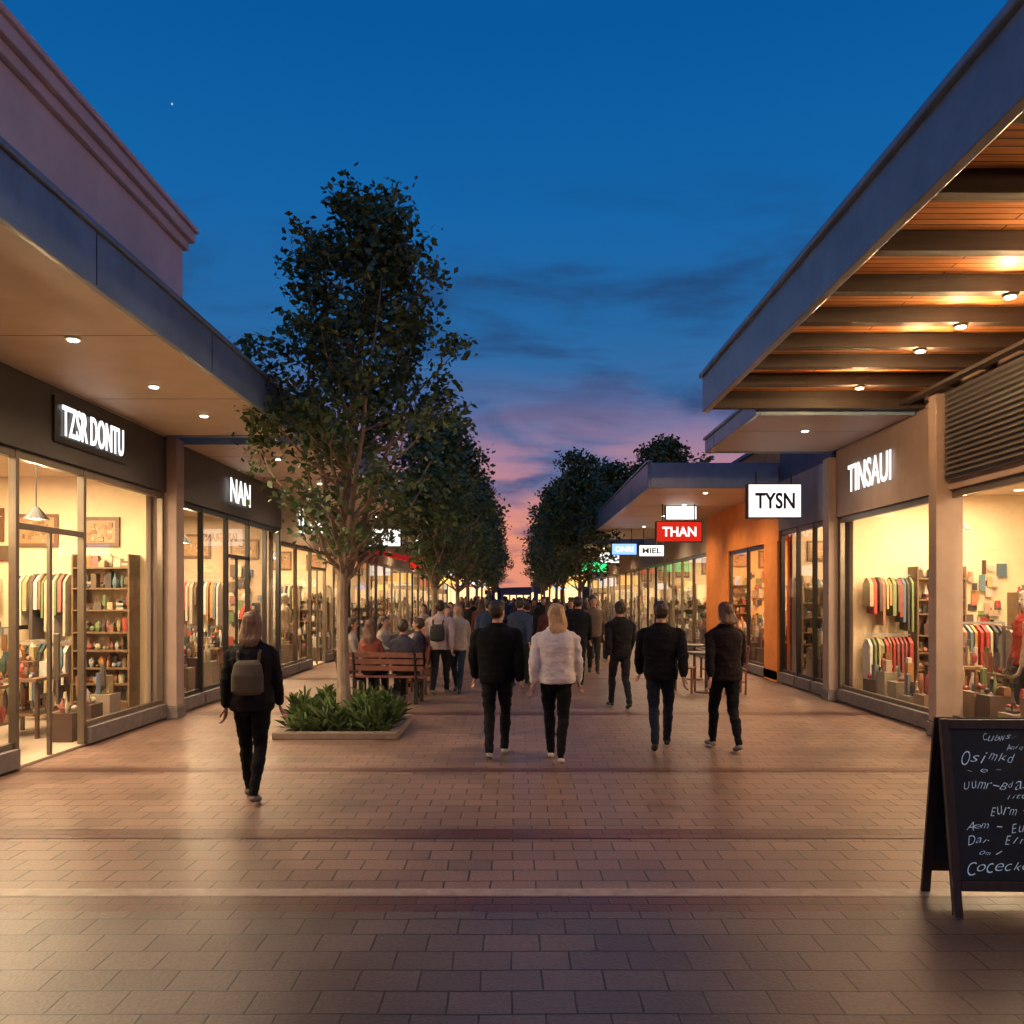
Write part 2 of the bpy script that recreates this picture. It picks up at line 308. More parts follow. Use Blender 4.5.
def fillshelf(b, mp, a0,a1, z0,z1, nlev, dep, rnd, frame=(.2,.12,.06), pm_=(.5,.78)):
    def bb(u0,u1,w0,w1,za,zb,c):
        p=mp(u0,w0); q=mp(u1,w1); b.box(p[0],q[0],p[1],q[1],za,zb,0,c)
    nb=max(1,int(round((a1-a0)/.75))); bays=np.linspace(a0,a1,nb+1)
    for u0,u1 in zip(bays[:-1],bays[1:]):
        mode=rnd.random(); u0+=.025; u1-=.025
        if mode<pm_[0]:
            zt=z1*rnd.uniform(.75,1.15)
            for u in (u0,u1): bb(u-.012,u+.012,.005,dep,.03,zt,frame)
            z=rnd.uniform(.2,.35)
            while z<zt-.1:
                h=rnd.uniform(.2,.36); bb(u0+.013,u1-.013,.006,dep-.003,z-.022,z,frame)
                for lay in (.3,.62):
                    u=u0+.03
                    while u<u1-.08:
                        wd=rnd.uniform(.04,.12)
                        if rnd.random()<.9: item(b,mp,u,dep*lay+rnd.uniform(-.03,.03),z+.001,min(wd,u1-u-.02),h*rnd.uniform(.35,.88),rnd)
                        u+=wd+rnd.uniform(-.01,.02)
                z+=h
        elif mode<pm_[1]:
            for zr in (1.12,2.1):
                bb(u0,u1,dep*.5-.01,dep*.5+.01,zr,zr+.02,(.5,.5,.5)); u=u0+.03
                while u<u1-.05:
                    th=rnd.uniform(.025,.06); p=mp(u,dep*.2); q=mp(u+th,dep*1.1); x_,y_=abs(q[0]-p[0])/2,abs(q[1]-p[1])/2
                    garment(b,(p[0]+q[0])/2,(p[1]+q[1])/2,zr-rnd.uniform(0,.04),x_,y_,rnd.uniform(.45,.95),rnd.choice(PAL),x_>y_); u+=th+rnd.uniform(.0,.045)
        else:
            for k in range(44):
                u=rnd.uniform(u0,u1-.12); z=rnd.uniform(.5,2.3); wd=rnd.uniform(.05,.16); bb(u,u+wd,.01+.002*k,.03+.002*k,z,z+rnd.uniform(.06,.28),rnd.choice(PAL))
            bb(u0,u1,.03,dep,.03,.4,frame)
            for k in range(7): item(b,mp,u0+.09*k,dep*.6,.402,.11,rnd.uniform(.1,.35),rnd)
def rack(b, mp, a0,a1, w, z, rnd, ln=.85):
    def bb(u0,u1,w0,w1,za,zb,c):
        p=mp(u0,w0); q=mp(u1,w1); b.box(p[0],q[0],p[1],q[1],za,zb,0,c)
    bb(a0,a1,w-.015,w+.015,z,z+.03,(.3,.3,.3))
    bb(a0,a0+.03,w-.02,w+.012,.1,z-.001,(.3,.3,.3)); bb(a1-.03,a1,w-.02,w+.012,.1,z-.001,(.3,.3,.3))
    u=a0+.06
    while u<a1-.08:
        th=rnd.uniform(.03,.05); l=ln*rnd.uniform(.7,1.1)
        p=mp(u,w-.2); q=mp(u+th,w+.2); hx,hy=abs(q[0]-p[0])/2,abs(q[1]-p[1])/2
        garment(b,(p[0]+q[0])/2,(p[1]+q[1])/2,z,hx,hy,l,rnd.choice(PAL),hx>hy); u+=th+rnd.uniform(.01,.05)

def shop(side, y0, y1, xf, top, band, bandz, frame, muls, wall, power, seed, depth=4.5, plinth=.22, pl_gap=None, inner=CREAM, color=(1,.73,.43), stock=True, ceil=3.45, cheap=False, added_pend=0, pal=None, clothes=False, pr=(.5,.78)):
    global PAL
    PAL=pal or PALA
    rnd=random.Random(seed); s=side; P=empty('shop_building')
    X=lambda d: s*(xf+d)
    zb,zt=bandz
    b=MB()
    b.box(X(0),X(.2),y0,y1,zb,zt,1)
    b.box(X(.02),X(.22),y0,y1,zt+.002,top,0)
    b.box(X(.225),X(depth),y0,y0+.12,.0,top,0); b.box(X(.225),X(depth),y1-.12,y1,.0,top,0)
    b.box(X(depth+.002),X(depth+.2),y0,y1,0,top,0)
    b.box(X(-.04),X(.3),y0-.0,y1+.0,top+.002,top+.09,2)
    b.obj('walls',[wall,band,GREYWALL],P,bevel=.008)
    bx('roof',GREYWALL,P,X(.225),X(depth),y0+.12,y1-.12,zt+.1,zt+.3)
    b=MB(); e=.004
    b.box(X(.23),X(depth-.0),y1-.12-.03,y1-.12-e,.02,ceil,0); b.box(X(.23),X(depth),y0+.12+e,y0+.15,.02,ceil,0)
    b.box(X(depth-.03),X(depth-e),y0+.15,y1-.15,.02,ceil,0)
    b.box(X(.2),X(depth),y0+.12,y1-.12,ceil+.002,ceil+.05,0)
    b.obj('interior_lining',inner,P)
    bx('shop_floor',SHOPFLOOR,P,X(.05),X(depth),y0+.12,y1-.12,.005,.03)
    b=MB(); ym=[y0]+list(muls)+[y1]
    for y in ym: 
        yy=min(max(y,y0+.04),y1-.04); b.box(X(.03),X(.11),yy-.03,yy+.03,.03,zb-.002,0)
    b.box(X(.04),X(.12),y0+.08,y1-.08,zb-.09,zb-.003,0)
    for a,c in zip(ym[:-1],ym[1:]):
        isdoor = pl_gap and abs(a-pl_gap[0])<.01
        if isdoor:
            b.box(X(.045),X(.105),a+.036,c-.036,2.45,2.51,0)
            b.box(X(-.03),X(0.03),(a+c)/2-.02,(a+c)/2+.02,.85,1.35,0)
            b.box(X(.06),X(.1),(a+c)/2-.025,(a+c)/2+.025,.03,2.449,0)
        else:
            b.box(X(-.02),X(.14),a+.036,c-.036,.03,plinth,1); b.box(X(.05),X(.115),a+.036,c-.036,plinth+.002,plinth+.06,0)
    b.obj('window_frames',[frame,PLINTH],P,bevel=.004)
    b=MB()
    for a,c in zip(ym[:-1],ym[1:]): b.add([(X(.08),a+.03,.1),(X(.08),c-.03,.1),(X(.08),c-.03,zb-.05),(X(.08),a+.03,zb-.05)],[(0,1,2,3)] if s<0 else [(3,2,1,0)])
    b.obj('window_glass',GLASS,P)
    if stock:
        b=MB()
        fillshelf(b,lambda u,w:(X(u),y1-.152-w),.3,min(3.6,depth-.4),.4,2.15,5,.34,rnd,pm_=pr)
        fillshelf(b,lambda u,w:(X(depth-.032-w),u),y0+.5,y1-.6,.4,2.2,5,.34,rnd,pm_=pr)
        L_=y1-y0
        rack(b,lambda u,w:(X(w),u),y0+.6,y0+.6+L_*.28,1.7,1.45,rnd)
        rack(b,lambda u,w:(X(w),u),y0+L_*.5,y0+L_*.78,2.3,1.45,rnd)
        rack(b,lambda u,w:(X(u),w),1.5,2.9,y0+L_*.42,1.5,rnd)
        if clothes:
            for yy in (.58,.8): rack(b,lambda u,w:(X(u),w),.85,1.9,y0+L_*yy,1.35,rnd)
        ty=y0+.8
        while ty<y1-.6:
            if not cheap or rnd.random()<.5:
                dd=rnd.uniform(.62,.8)
                for lx in (dd+.02,dd+.58):
                    for ly in (-.33,.33): b.box(X(lx-.02),X(lx+.02),ty+ly-.02,ty+ly+.02,.03,.72,0,(.12,.07,.04))
                b.box(X(dd),X(dd+.6),ty-.4,ty+.4,.722,.76,0,(.26,.15,.08)); b.box(X(dd+.06),X(dd+.54),ty-.34,ty+.34,.3,.32,0,(.26,.15,.08))
                b.box(X(dd+.2),X(dd+.5),ty-.2,ty+.2,.762,.95,0,(.2,.11,.06))
                for k in range(40):
                    zz_=.762 if k>14 else .322
                    item(b,lambda u,w:(X(u),w),rnd.uniform(dd+.02,dd+.48),ty+rnd.uniform(-.34,.32),zz_,rnd.uniform(.04,.11),rnd.uniform(.08,.36),rnd)
                for k in range(7): item(b,lambda u,w:(X(u),w),rnd.uniform(dd+.2,dd+.42),ty+rnd.uniform(-.18,.16),.952,rnd.uniform(.05,.1),rnd.uniform(.1,.35),rnd)
            ty+=rnd.uniform(1.15,1.5)
        y=y0+.35
        while y<y1-.4:
            if not(pl_gap and pl_gap[0]-.1<y<pl_gap[1]+.1) and rnd.random()<.85:
                h=rnd.uniform(.3,.8); b.box(X(.24),X(.5),y,y+.3,.031,h,0,rnd.choice([(.3,.2,.12),(.35,.28,.2),(.1,.06,.04)]))
                for q in range(5): item(b,lambda u,w:(X(u),w),rnd.uniform(.26,.42),y+.05+.05*q,h+.002,rnd.uniform(.05,.1),rnd.uniform(.1,.4),rnd)
            y+=rnd.uniform(.33,.55)
        b.obj('merchandise_shelves',GOODS,P,color=True)
        if not clothes:
            b=MB()
            for k in range(3):
                ux=.4+.9*k+rnd.uniform(0,.2); zz_=rnd.uniform(2.45,2.6); wd_=rnd.uniform(.45,.65); hh_=rnd.uniform(.4,.6); b.box(X(ux),X(ux+wd_),y1-.152-.035,y1-.152,zz_,zz_+hh_,0,(.2,.1,.05)); b.box(X(ux+.05),X(ux+wd_-.05),y1-.152-.04,y1-.152-.036,zz_+.05,zz_+hh_-.05,0,(.45,.27,.13))
                for q in range(26):
                    a_=rnd.uniform(ux+.06,ux+wd_-.15); c_=rnd.uniform(zz_+.06,zz_+hh_-.13); b.box(X(a_),X(a_+rnd.uniform(.02,.09)),y1-.152-.043-.0005*q,y1-.152-.041,c_,c_+rnd.uniform(.02,.07),0,rnd.choice([(.5,.3,.14),(.3,.15,.07),(.6,.42,.24),(.35,.2,.1),(.2,.11,.07),(.5,.25,.1)]))
            b.obj('framed_pictures',GOODS,P,color=True)
    b=MB(); n=max(2,int((y1-y0)/1.6))
    for i in range(n):
        yc=y0+(y1-y0)*(i+.5)/n
        for d in (1.,2.6): b.cyl(X(d),yc,ceil-.012,ceil-.002,.07,n=10)
    b.obj('ceiling_downlights',LITW,P)
    nl=1 if (y1-y0)<8 or cheap else 2
    for i in range(nl):
        lamp('ceiling_lamp','AREA',(X(1.5),y0+(y1-y0)*(i+.5)/nl,ceil-.06),power/nl,color,P,size=1.6,size_y=(y1-y0)/nl*.6)
    if added_pend:  # made-up pendants, added to throw light out through the windows onto the soffit
        b=MB()
        for i in range(added_pend):
            yc=y0+(y1-y0)*(i+.5)/added_pend; b.cyl(X(1.0),yc,2.72,2.88,.16,.03,16); b.cyl(X(1.0),yc,2.88,ceil-.003,.008,n=6)
            lamp('added_spill_bulb','POINT',(X(1.0),yc,2.67),power*.3/added_pend,color,P,size=.06)
        b.obj('added_pendant_shade',STEEL,P)
    return P
def canopy(side,x0,x1,y0,y1,zs,zt,mat=BLUEF,soffit=SOFFIT,lx=None,lys=(),power=30,th=.06):
    s=side; P=empty('street_canopy'); 
    b=MB(); b.box(s*x0,s*(x0+th),y0,y1,zs-.02,zt,0); b.box(s*(x0-.03),s*(x0+th+.03),y0-.03,y1+.03,zt+.002,zt+.05,0)
    b.box(s*(x0+th+.002),s*x1,y1-th,y1,zs-.02,zt,0); b.box(s*(x0+th+.002),s*x1,y0,y0+th,zs-.02,zt,0)
    b.obj('fascia',mat,P,bevel=.01)
    b=MB(); y=y0-.01
    while y<y1: b.box(s*(x0-.004),s*(x0-.001),y,y+.01,zs,zt-.01); y+=2.4
    b.obj('fascia_joints',STEEL,P)
    bx('soffit',soffit,P,s*(x0+th+.002),s*(x1-.002),y0+th+.002,y1-th-.002,zs,zs+.04)
    b=MB(); y=y0+1.2
    while y<y1-.5: b.box(s*(x0+th+.004),s*(x1-.01),y,y+.008,zs-.003,zs-.001); y+=2.4
    b.obj('soffit_joints',pm('joint_shadow_strip',(.2,.16,.12),.8,var=0),P)
    bx('roof_sheet',GREYWALL,P,s*(x0+th+.002),s*(x1-.002),y0+th+.002,y1-th-.002,zt-.08,zt-.04)
    b=MB(); bb=MB()
    for y in lys:
        b.cyl(s*lx,y,zs-.022,zs-.014,.045,n=14); 
        bb.cyl(s*lx,y,zs-.013,zs-.005,.07,n=14)
        lamp('downlight','SPOT',(s*lx,y,zs-.04),power,(1,.7,.4),P,spot=150)
    if lys: b.obj('downlight_lens',LIT,P); bb.obj('downlight_trim',pm('white_trim',(.7,.68,.62),.4,var=0),P)
    return P

PW=400
shop(-1,6.0,12.2,5.0,6.0,DARKBAND,(3.25,4.04),ALU,[8.6,9.95],MAUVE,PW*1.2,1,pl_gap=(8.6,9.95),added_pend=2,pr=(.4,.55))
shop(-1,1.0,5.98,5.0,6.0,DARKBAND,(3.25,4.04),ALU,[2.6,4.3],MAUVE,PW*.3,31,cheap=True)
P=empty('parapet_wall'); b=MB()
b.box(-5.02,-9.6,3.5,12.85,6.1,7.0,0); b.box(-4.95,-9.6,3.5,12.92,7.002,7.14,0); b.box(-4.88,-9.6,3.5,12.99,7.142,7.3,0); b.box(-4.84,-9.6,3.5,13.03,7.302,7.38,0)
b.box(-5.04,-9.6,12.22,12.83,4.6,6.098,0); b.box(-4.97,-5.018,3.5,12.87,6.05,6.13,0)
b.obj('parapet_cornice',MAUVE,P,bevel=.015)
shop(-1,12.5,18.2,5.0,5.0,DARKBAND,(3.2,4.02),BLACKF,[13.7,14.9,16.1,17.2],GREYWALL,PW,2,pl_gap=(14.9,16.1),added_pend=1,inner=CREAM3)
shop(-1,18.22,24.5,5.0,5.0,BEIGE,(2.95,4.02),ALU,[19.6,21,22.6],BEIGE,PW*1.1,3,pl_gap=(21,22.6),added_pend=1)
shop(-1,24.52,31,5.0,5.0,GREYWALL,(3.,4.02),BLACKF,[26,27.6,29.2],GREYWALL,PW,4,inner=CREAM3)
shop(-1,31.02,40,5.0,5.2,BEIGE,(3.,4.02),ALU,[33,35,37.5],BEIGE,PW*1.6,5,cheap=True)
shop(-1,40.02,50,5.0,4.8,TAUPE,(3.,4.02),BLACKF,[42,44.5,47],TAUPE,PW*1.8,6,cheap=True)
shop(-1,50.02,64,5.0,5.0,GREYWALL,(3.,4.02),ALU,[53,56,60],GREYWALL,PW*2.2,7,cheap=True)
shop(1,6.2,14.3,5.4,5.2,TAUPE,(3.08,4.2),ALU,[8.8,10.8,14.22],TAUPE,PW*1.5,11,added_pend=2,pal=PALR+PALA[:9],clothes=True,pr=(.45,.72))
shop(1,1.0,6.18,5.4,5.2,TAUPE,(3.08,4.2),ALU,[2.6,4.3],TAUPE,PW*.3,33,cheap=True)
shop(1,14.6,17.4,5.4,5.0,GREYWALL,(3.1,4.1),BLACKF,[15.5,16.4],pm('navy_render',(.05,.07,.12),.7),PW*.5,12,inner=CREAM3)
P=shop(1,17.42,24,5.4,5.0,ORANGE,(2.9,4.1),BLACKF,[18.4,19.9,21.5],ORANGE,PW*1.1,13,inner=CREAM2,color=(1,.55,.25),added_pend=1)
b=MB(); b.box(5.38,5.52,21.54,23.9,.0,2.9); b.box(5.38,5.52,17.44,18.36,.0,2.9); b.obj('orange_wall_panel',ORANGE,P)
shop(1,24.02,31,5.4,5.0,BEIGE,(3.,4.05),ALU,[26,27.8,29.4],BEIGE,PW*1.1,14)
shop(1,31.02,40,5.4,4.8,TAUPE,(3.,4.02),BLACKF,[33,35,37.5],TAUPE,PW*1.6,15,cheap=True,inner=CREAM3)
shop(1,40.02,50,5.4,5.0,BEIGE,(3.,4.02),ALU,[42,44.5,47],BEIGE,PW*1.8,16,cheap=True)
shop(1,50.02,62,5.4,4.6,GREYWALL,(3.,4.02),ALU,[53,56,60],GREYWALL,PW*2.2,17,cheap=True)
def pier(x0,x1,y0,y1,z,m): 
    P=empty('masonry_pier'); b=MB(); b.box(x0,x1,y0,y1,.18,z,0); b.box(min(x0,x1)-.02,max(x0,x1)+.02,y0-.02,y1+.02,0,.178,1); b.obj('shaft',[m,PLINTH],P,bevel=.01)
pier(-5.2,-4.86,12.21,12.49,4.04,TAUPE); pier(5.24,5.58,10.58,10.78,4.36,TAUPE); pier(5.28,5.5,14.31,14.59,4.1,TAUPE)
P=empty('louvre_vent'); b=MB(); b.box(5.34,5.38,8.6,10.55,3.2,4.3,0)
for k in range(16):
    z=3.24+k*.065; b.add([(5.30,8.65,z),(5.30,10.5,z),(5.345,10.5,z+.045),(5.345,8.65,z+.045),(5.30,8.65,z+.008),(5.30,10.5,z+.008),(5.345,10.5,z+.053),(5.345,8.65,z+.053)],[(0,1,2,3),(4,5,6,7),(0,1,5,4),(1,2,6,5),(2,3,7,6),(3,0,4,7)],0)
b.obj('louvres',pm('grey_louvre',(.09,.085,.085),.5,metal=.3),P)
DL=260
canopy(-1,3.1,5.0,1.5,12.2,4.06,4.46,lx=3.95,lys=[6.3,7.6,9.3,10.8],power=DL)
canopy(-1,2.8,5.0,12.6,27.5,4.03,4.45,lx=3.9,lys=[14,17,20,24],power=DL)
canopy(-1,2.9,5.0,31,48,4.03,4.3,lx=3.9,lys=[34,42],power=DL*1.5)
canopy(1,3.24,5.4,11.45,14.5,4.22,4.42,soffit=pm('lilac_soffit',(.42,.34,.32),.6,var=.05),lx=4.3,lys=[12.6],power=DL*.6)
canopy(1,2.72,5.4,17.4,33,4.0,4.5,lx=4.1,lys=[18.3,20.6,23.5,27],power=DL*1.2)
canopy(1,2.9,5.4,36,52,4.0,4.3,lx=4.1,lys=[39,46],power=DL*1.5)
P=empty('timber_canopy'); b=MB()
b.box(2.49,2.57,1.2,11.3,4.2,4.66,0); b.box(2.45,2.6,1.17,11.33,4.662,4.72,0); b.obj('fascia',BLUEF,P,bevel=.01)
bx('timber_soffit',WOOD,P,2.572,5.39,1.2,11.3,4.47,4.52)
bx('roof_sheet',GREYWALL,P,2.572,5.9,1.2,11.3,4.56,4.62)
b=MB()
for y in [1.6,2.6,3.6,4.5,5.4,6.3,7.15,7.95,8.75,9.5,10.3]: b.box(2.574,5.388,y,y+.12,4.32,4.468,0)
b.box(2.574,5.388,11.2,11.3,4.24,4.468,0); b.box(5.05,5.16,1.25,11.17,4.27,4.316,0)
b.obj('timber_beams',DKWOOD,P,bevel=.006)
b=MB(); bb=MB()
for y in [3.6,5.4,6.3,7.15,7.95,8.75,10.3]:
    b.cyl(4.2,y+.06,4.286,4.294,.045,n=14); bb.cyl(4.2,y+.06,4.296,4.318,.06,n=14)
    lamp('downlight','POINT',(4.2,y+.06,4.2),52 if y>5 else 30,(1,.6,.28),P,size=.03)
b.obj('downlight_lens',LIT,P); bb.obj('downlight_trim',STEEL,P)
# ---------------------------------------------------------------- signs
def wallsign(s,y0,y1,z0,z1,x,txt,panel=None,mat=LETW,bold=.008):
    P=empty('shop_sign'); rot=(rad(90),0,rad(90) if s<0 else rad(-90))
    if panel: bx('panel',panel,P,x-s*.0,x-s*.03,y0-.12,y1+.12,z0-.08,z1+.08,bevel=.006)
    text('lettering',txt,z1-z0,y1-y0,(x-s*.05,(y0+y1)/2,(z0+z1)/2),rot,mat,P,.012,bold)
wallsign(-1,9.3,10.75,3.52,3.86,-5.0,'TZSR DONTU',panel=pm('sign_black',(.015,.015,.015),.3))
wallsign(-1,14.8,15.9,3.42,3.84,-5.0,'NAN')
wallsign(1,12.1,13.65,3.42,3.86,5.4,'TINSAUI')
def boxsign(x0,x1,y,z0,z1,txt,face,let,hang=4.0,th=.16,hh=.5):
    P=empty('hanging_sign'); b=MB()
    b.box(x0-.02,x1+.02,y,y+th,z0-.02,z1+.02,0)
    for x in (x0+.15,x1-.15): b.box(x-.012,x+.012,y+th/2-.012,y+th/2+.012,z1+.021,max(hang,z1+.05),0)
    b.obj('case',STEEL,P)
    bx('lit_face',face,P,x0,x1,y-.006,y-.002,z0,z1)
    if txt: text('lettering',txt,(z1-z0)*hh,(x1-x0)*.76,((x0+x1)/2,y-.02,(z0+z1)/2),(rad(90),0,0),let,P,.01,.025)
boxsign(4.18,5.11,15.2,3.18,3.76,'TYSN',SIGNW,BLK)
boxsign(3.42,4.5,20.5,3.09,3.56,'THAN',SIGNR,LETW)
boxsign(3.72,4.46,20.9,3.66,3.98,'',SIGNW,BLK)
boxsign(-3.75,-2.7,20.,2.95,3.35,'IAIE-GRANS',SIGNW,BLK)
boxsign(3.2,4.0,28,3.15,3.5,'ONRI',SIGNB,LETW); boxsign(4.1,4.9,28,3.1,3.45,'MIEL',SIGNW,BLK)
boxsign(2.9,4.2,39,2.9,3.35,'',SIGNG,LETW); boxsign(-4.2,-3.2,34,2.9,3.3,'',SIGNR,LETW); boxsign(-4.0,-3.0,42,2.8,3.3,'',SIGNW,BLK)
boxsign(3.3,4.3,46,3.0,3.4,'',SIGNR,BLK); boxsign(3.3,4.1,33.5,3.1,3.5,'',SIGNW,BLK)
for x0,y,f in [(-4.3,48,SIGNA),(-3.6,55,SIGNW),(-4.4,62,SIGNR),(-4.2,72,SIGNA),(-4.2,84,SIGNW),(3.2,53,SIGNA),(3.8,60,SIGNW),(3.4,70,SIGNA),(3.6,80,SIGNB),(3.6,92,SIGNA),(-4.0,98,SIGNA)]:
    boxsign(x0,x0+1.3,y,2.5,3.1,'',f,BLK,hang=3.9)
P=empty('shop_sign'); b=MB()
for r,mi in ((.33,0),(.25,1),(.12,0)):
    n=28; d={.33:.02,.25:.03,.12:.04}[r]
    b.add([(-5+d,19.9,3.5)]+[(-5+d,19.9+r*math.cos(2*math.pi*i/n),3.5+r*math.sin(2*math.pi*i/n)) for i in range(n)],[(0,1+i,1+(i+1)%n) for i in range(n)],mi)
b.obj('emblem',[LETW,DARKBAND],P); text('lettering','OSENI',.25,1.2,(-4.95,21.2,3.5),(rad(90),0,rad(90)),LETW,P,.03,.02)
P=empty('red_awning'); b=MB()
b.add([(-5,28,3.35),(-5,31,3.35),(-2.6,31,2.95),(-2.6,28,2.95),(-5,28,3.3),(-5,31,3.3),(-2.6,31,2.7),(-2.6,28,2.7)],[(0,1,2,3),(3,2,6,7),(0,3,7,4),(1,5,6,2),(4,7,6,5)])
b.obj('fabric',pm('glowing_red_fabric',(.5,.02,.02),.7,emit=.35,ecol=(.6,.02,.02)),P)  # emission put into the fabric stands in for light on the awning

DW=pm('distant_wall',(.14,.12,.13),.8); LW=emis('distant_lit_window',(1,.62,.28),2.0)
def distant(x0,x1,y0,y1,h,seed):
    rnd=random.Random(seed); P=empty('distant_building'); b=MB(); b.box(x0,x1,y0,y1,0,h,0); b.box(x0-.3,x1+.3,y0-.3,y1+.3,h,h+.4,0); b.obj('walls',DW,P)
    b=MB(); inner = x1 if x1<=0 else x0; s=1 if x1<=0 else -1
    y=y0+1
    if x0*x1>=0:
        while y<y1-3:
            wd=rnd.uniform(2,3.5); b.box(inner+s*.02,inner+s*.05,y,y+wd,.4,2.8); y+=wd+rnd.uniform(.4,1)
    x=x0+1
    while x<x1-2:
        for z in np.arange(.6,h-1.5,3.2):
            if rnd.random()<.8: b.box(x,x+1.9,y0-.05,y0-.02,z,z+1.8)
        x+=2.4
    b.obj('lit_windows',LW,P)
distant(-14,-5.2,64.5,92,5,1); distant(-16,-5,92.5,140,6,2); distant(5.6,9.8,70,100,4.6,3); distant(5.4,15,100.5,150,6,4); distant(-14,-4.5,190,215,4.2,5); distant(4.2,16,190,215,4.6,6); distant(-5,6,300,315,4.5,7)
b=MB(); n=40
vs=[(-380+760*i/n,520,0) for i in range(n+1)]+[(-380+760*i/n,520,6+5*noise.noise(Vector((i*.22,3,0)))) for i in range(n+1)]+[(-380+760*i/n,620,0) for i in range(n+1)]
b.add(vs,[(i,i+1,n+2+i,n+1+i) for i in range(n)]+[(n+1+i,n+2+i,2*n+3+i,2*n+2+i) for i in range(n)]); b.obj('distant_hills',pm('hill',(.03,.04,.03),.9))

# ---------------------------------------------------------------- trees
BARK=pm('tree_bark',(.24,.18,.13),.85,var=.4,scale=14,bump=.2,stretch=(1,1,.3))
def tree_mesh(seed,H,z0,Rm,nb,nleaf,ls,prof=None,dense=1.,tr=.075,lean=0.,stems=0):
    rnd=random.Random(seed); g=np.random.RandomState(seed); b=MB()
    prof=prof or [(0,.5),(.2,.9),(.45,1.),(.7,.85),(.88,.55),(1,.2)]
    pf=lambda t: float(np.interp(t,[p[0] for p in prof],[p[1] for p in prof]))
    def trunkpt(z): 
        t=z/H; return Vector((lean*t*t*H+.06*math.sin(t*5+seed),.05*math.sin(t*4+seed*2),z))
    zs=np.linspace(0,H*.93,12)
    b.tube([trunkpt(z) for z in zs],[tr*(1.35 if z==0 else 1)*(1-.85*z/H) for z in zs],9)
    for k in range(stems):
        a=k*6.283/stems+.4; zb=z0*rnd.uniform(.62,.85); pts=[]
        for q in range(7):
            f=q/6; z=zb+(H*.82-zb)*f; rr=Rm*.5*math.sin(min(1,f*1.2)*1.4); p=trunkpt(z)+Vector((math.cos(a),math.sin(a),0))*rr+Vector((rnd.uniform(-.04,.04),rnd.uniform(-.04,.04),0)); pts.append(p if q else trunkpt(zb))
        b.tube(pts,[tr*.55*(1-.85*q/6) for q in range(7)],7)
    clumps=[]
    for i in range(nb):
        t=(i+.5)/nb; zt=z0+(H-z0)*min(1,t*1.0)
        ang=i*2.4+rnd.uniform(-.4,.4); r=Rm*pf(t)*rnd.uniform(.45,1.05)
        st=trunkpt(max(z0*.72,zt-rnd.uniform(.7,1.5)*(.4+r*.6))); en=trunkpt(min(zt,H))+Vector((r*math.cos(ang),r*math.sin(ang),rnd.uniform(-.15,.15)))
        en.z=min(en.z,H)
        pts=[]
        for k in range(6):
            q=k/5; p=st.lerp(en,q); p+=Vector((rnd.uniform(-1,1),rnd.uniform(-1,1),rnd.uniform(-.5,.5)))*.07*r*(q>0)*(q<1); p.z-=math.sin(q*math.pi)*.12*r; pts.append(p)
        r0=.016+.022*(1-t); b.tube(pts,[r0*(1-.8*k/5) for k in range(6)],5)
        kk=(3,4,5) if t>.35 else (5,)
        for k in kk: clumps.append((pts[k],(.11+.06*rnd.random())*dense))
        for k in range(rnd.randint(2,4)):
            q=rnd.choice(pts[2:]); a=rnd.uniform(0,6.28); l=rnd.uniform(.15,.42)*Rm*.6
            e2=q+Vector((math.cos(a)*l,math.sin(a)*l,rnd.uniform(-.15,.6)*l)); e2.z=min(e2.z,H+.05)
            b.tube([q,q.lerp(e2,.5)+Vector((0,0,.04)),e2],[.009,.006,.003],4); clumps.append((e2,(.08+.1*rnd.random())*dense))
    for k in range(int(nb*.12)):
        a=rnd.uniform(0,6.28); q=trunkpt(z0*rnd.uniform(.72,1.05)); e2=q+Vector((math.cos(a),math.sin(a),.7))*Rm*.45
        b.tube([q,q.lerp(e2,.5)+Vector((0,0,-.05)),e2],[.014,.009,.004],5); clumps.append((e2,.12*dense))
    wts=np.array([rnd.uniform(.15,1.5)*(.45 if c[0].z<z0+.25*(H-z0) else 1) for c in clumps]); wts/=wts.sum()
    idx=g.choice(len(clumps),nleaf,p=wts)
    cs=np.array([list(c[0]) for c in clumps])[idx]; sg=np.array([c[1] for c in clumps])[idx][:,None]
    pos=cs+np.clip(g.randn(nleaf,3),-2,2)*sg*np.array([1,1,.75])
    u=g.randn(nleaf,3); u[:,2]=u[:,2]*.6-.3; u/=np.linalg.norm(u,axis=1)[:,None]; v=np.cross(u,g.randn(nleaf,3)); v/=np.linalg.norm(v,axis=1)[:,None]
    s=(ls*g.uniform(.6,1.3,nleaf))[:,None]
    q=np.stack([pos-u*s*.5,pos+v*s*.3,pos+u*s*.55,pos-v*s*.3],1).reshape(-1,3)
    o=len(b.v); b.v+= [tuple(x) for x in q.tolist()]
    for i in range(nleaf): b.f.append((o+4*i,o+4*i+1,o+4*i+2,o+4*i+3)); b.m.append(1); b.c.append((1,1,1))
    me=b.obj('tmp_tree',[BARK,LEAF]); m=me.data; bpy.data.objects.remove(me); return m
def place(name,me,loc,rz=0,s=1.):
    o=bpy.data.objects.new(name,me); COL.objects.link(o); o.location=loc; o.rotation_euler=(0,0,rz); o.scale=(s,s,s) if not isinstance(s,tuple) else s; return o
T1=tree_mesh(3,6.95,2.6,1.36,66,14500,.105,tr=.09,lean=.055,stems=4,prof=[(0,.7),(.15,.95),(.4,1.),(.6,1.),(.78,.82),(.9,.5),(1,.1)])
place('street_tree',T1,(-2.25,11.2,0.06))
T2=tree_mesh(5,6.5,2.9,1.45,60,8500,.15,tr=.08,dense=1.3); T3=tree_mesh(8,7.0,2.8,1.6,60,8500,.16,tr=.09,dense=1.3)
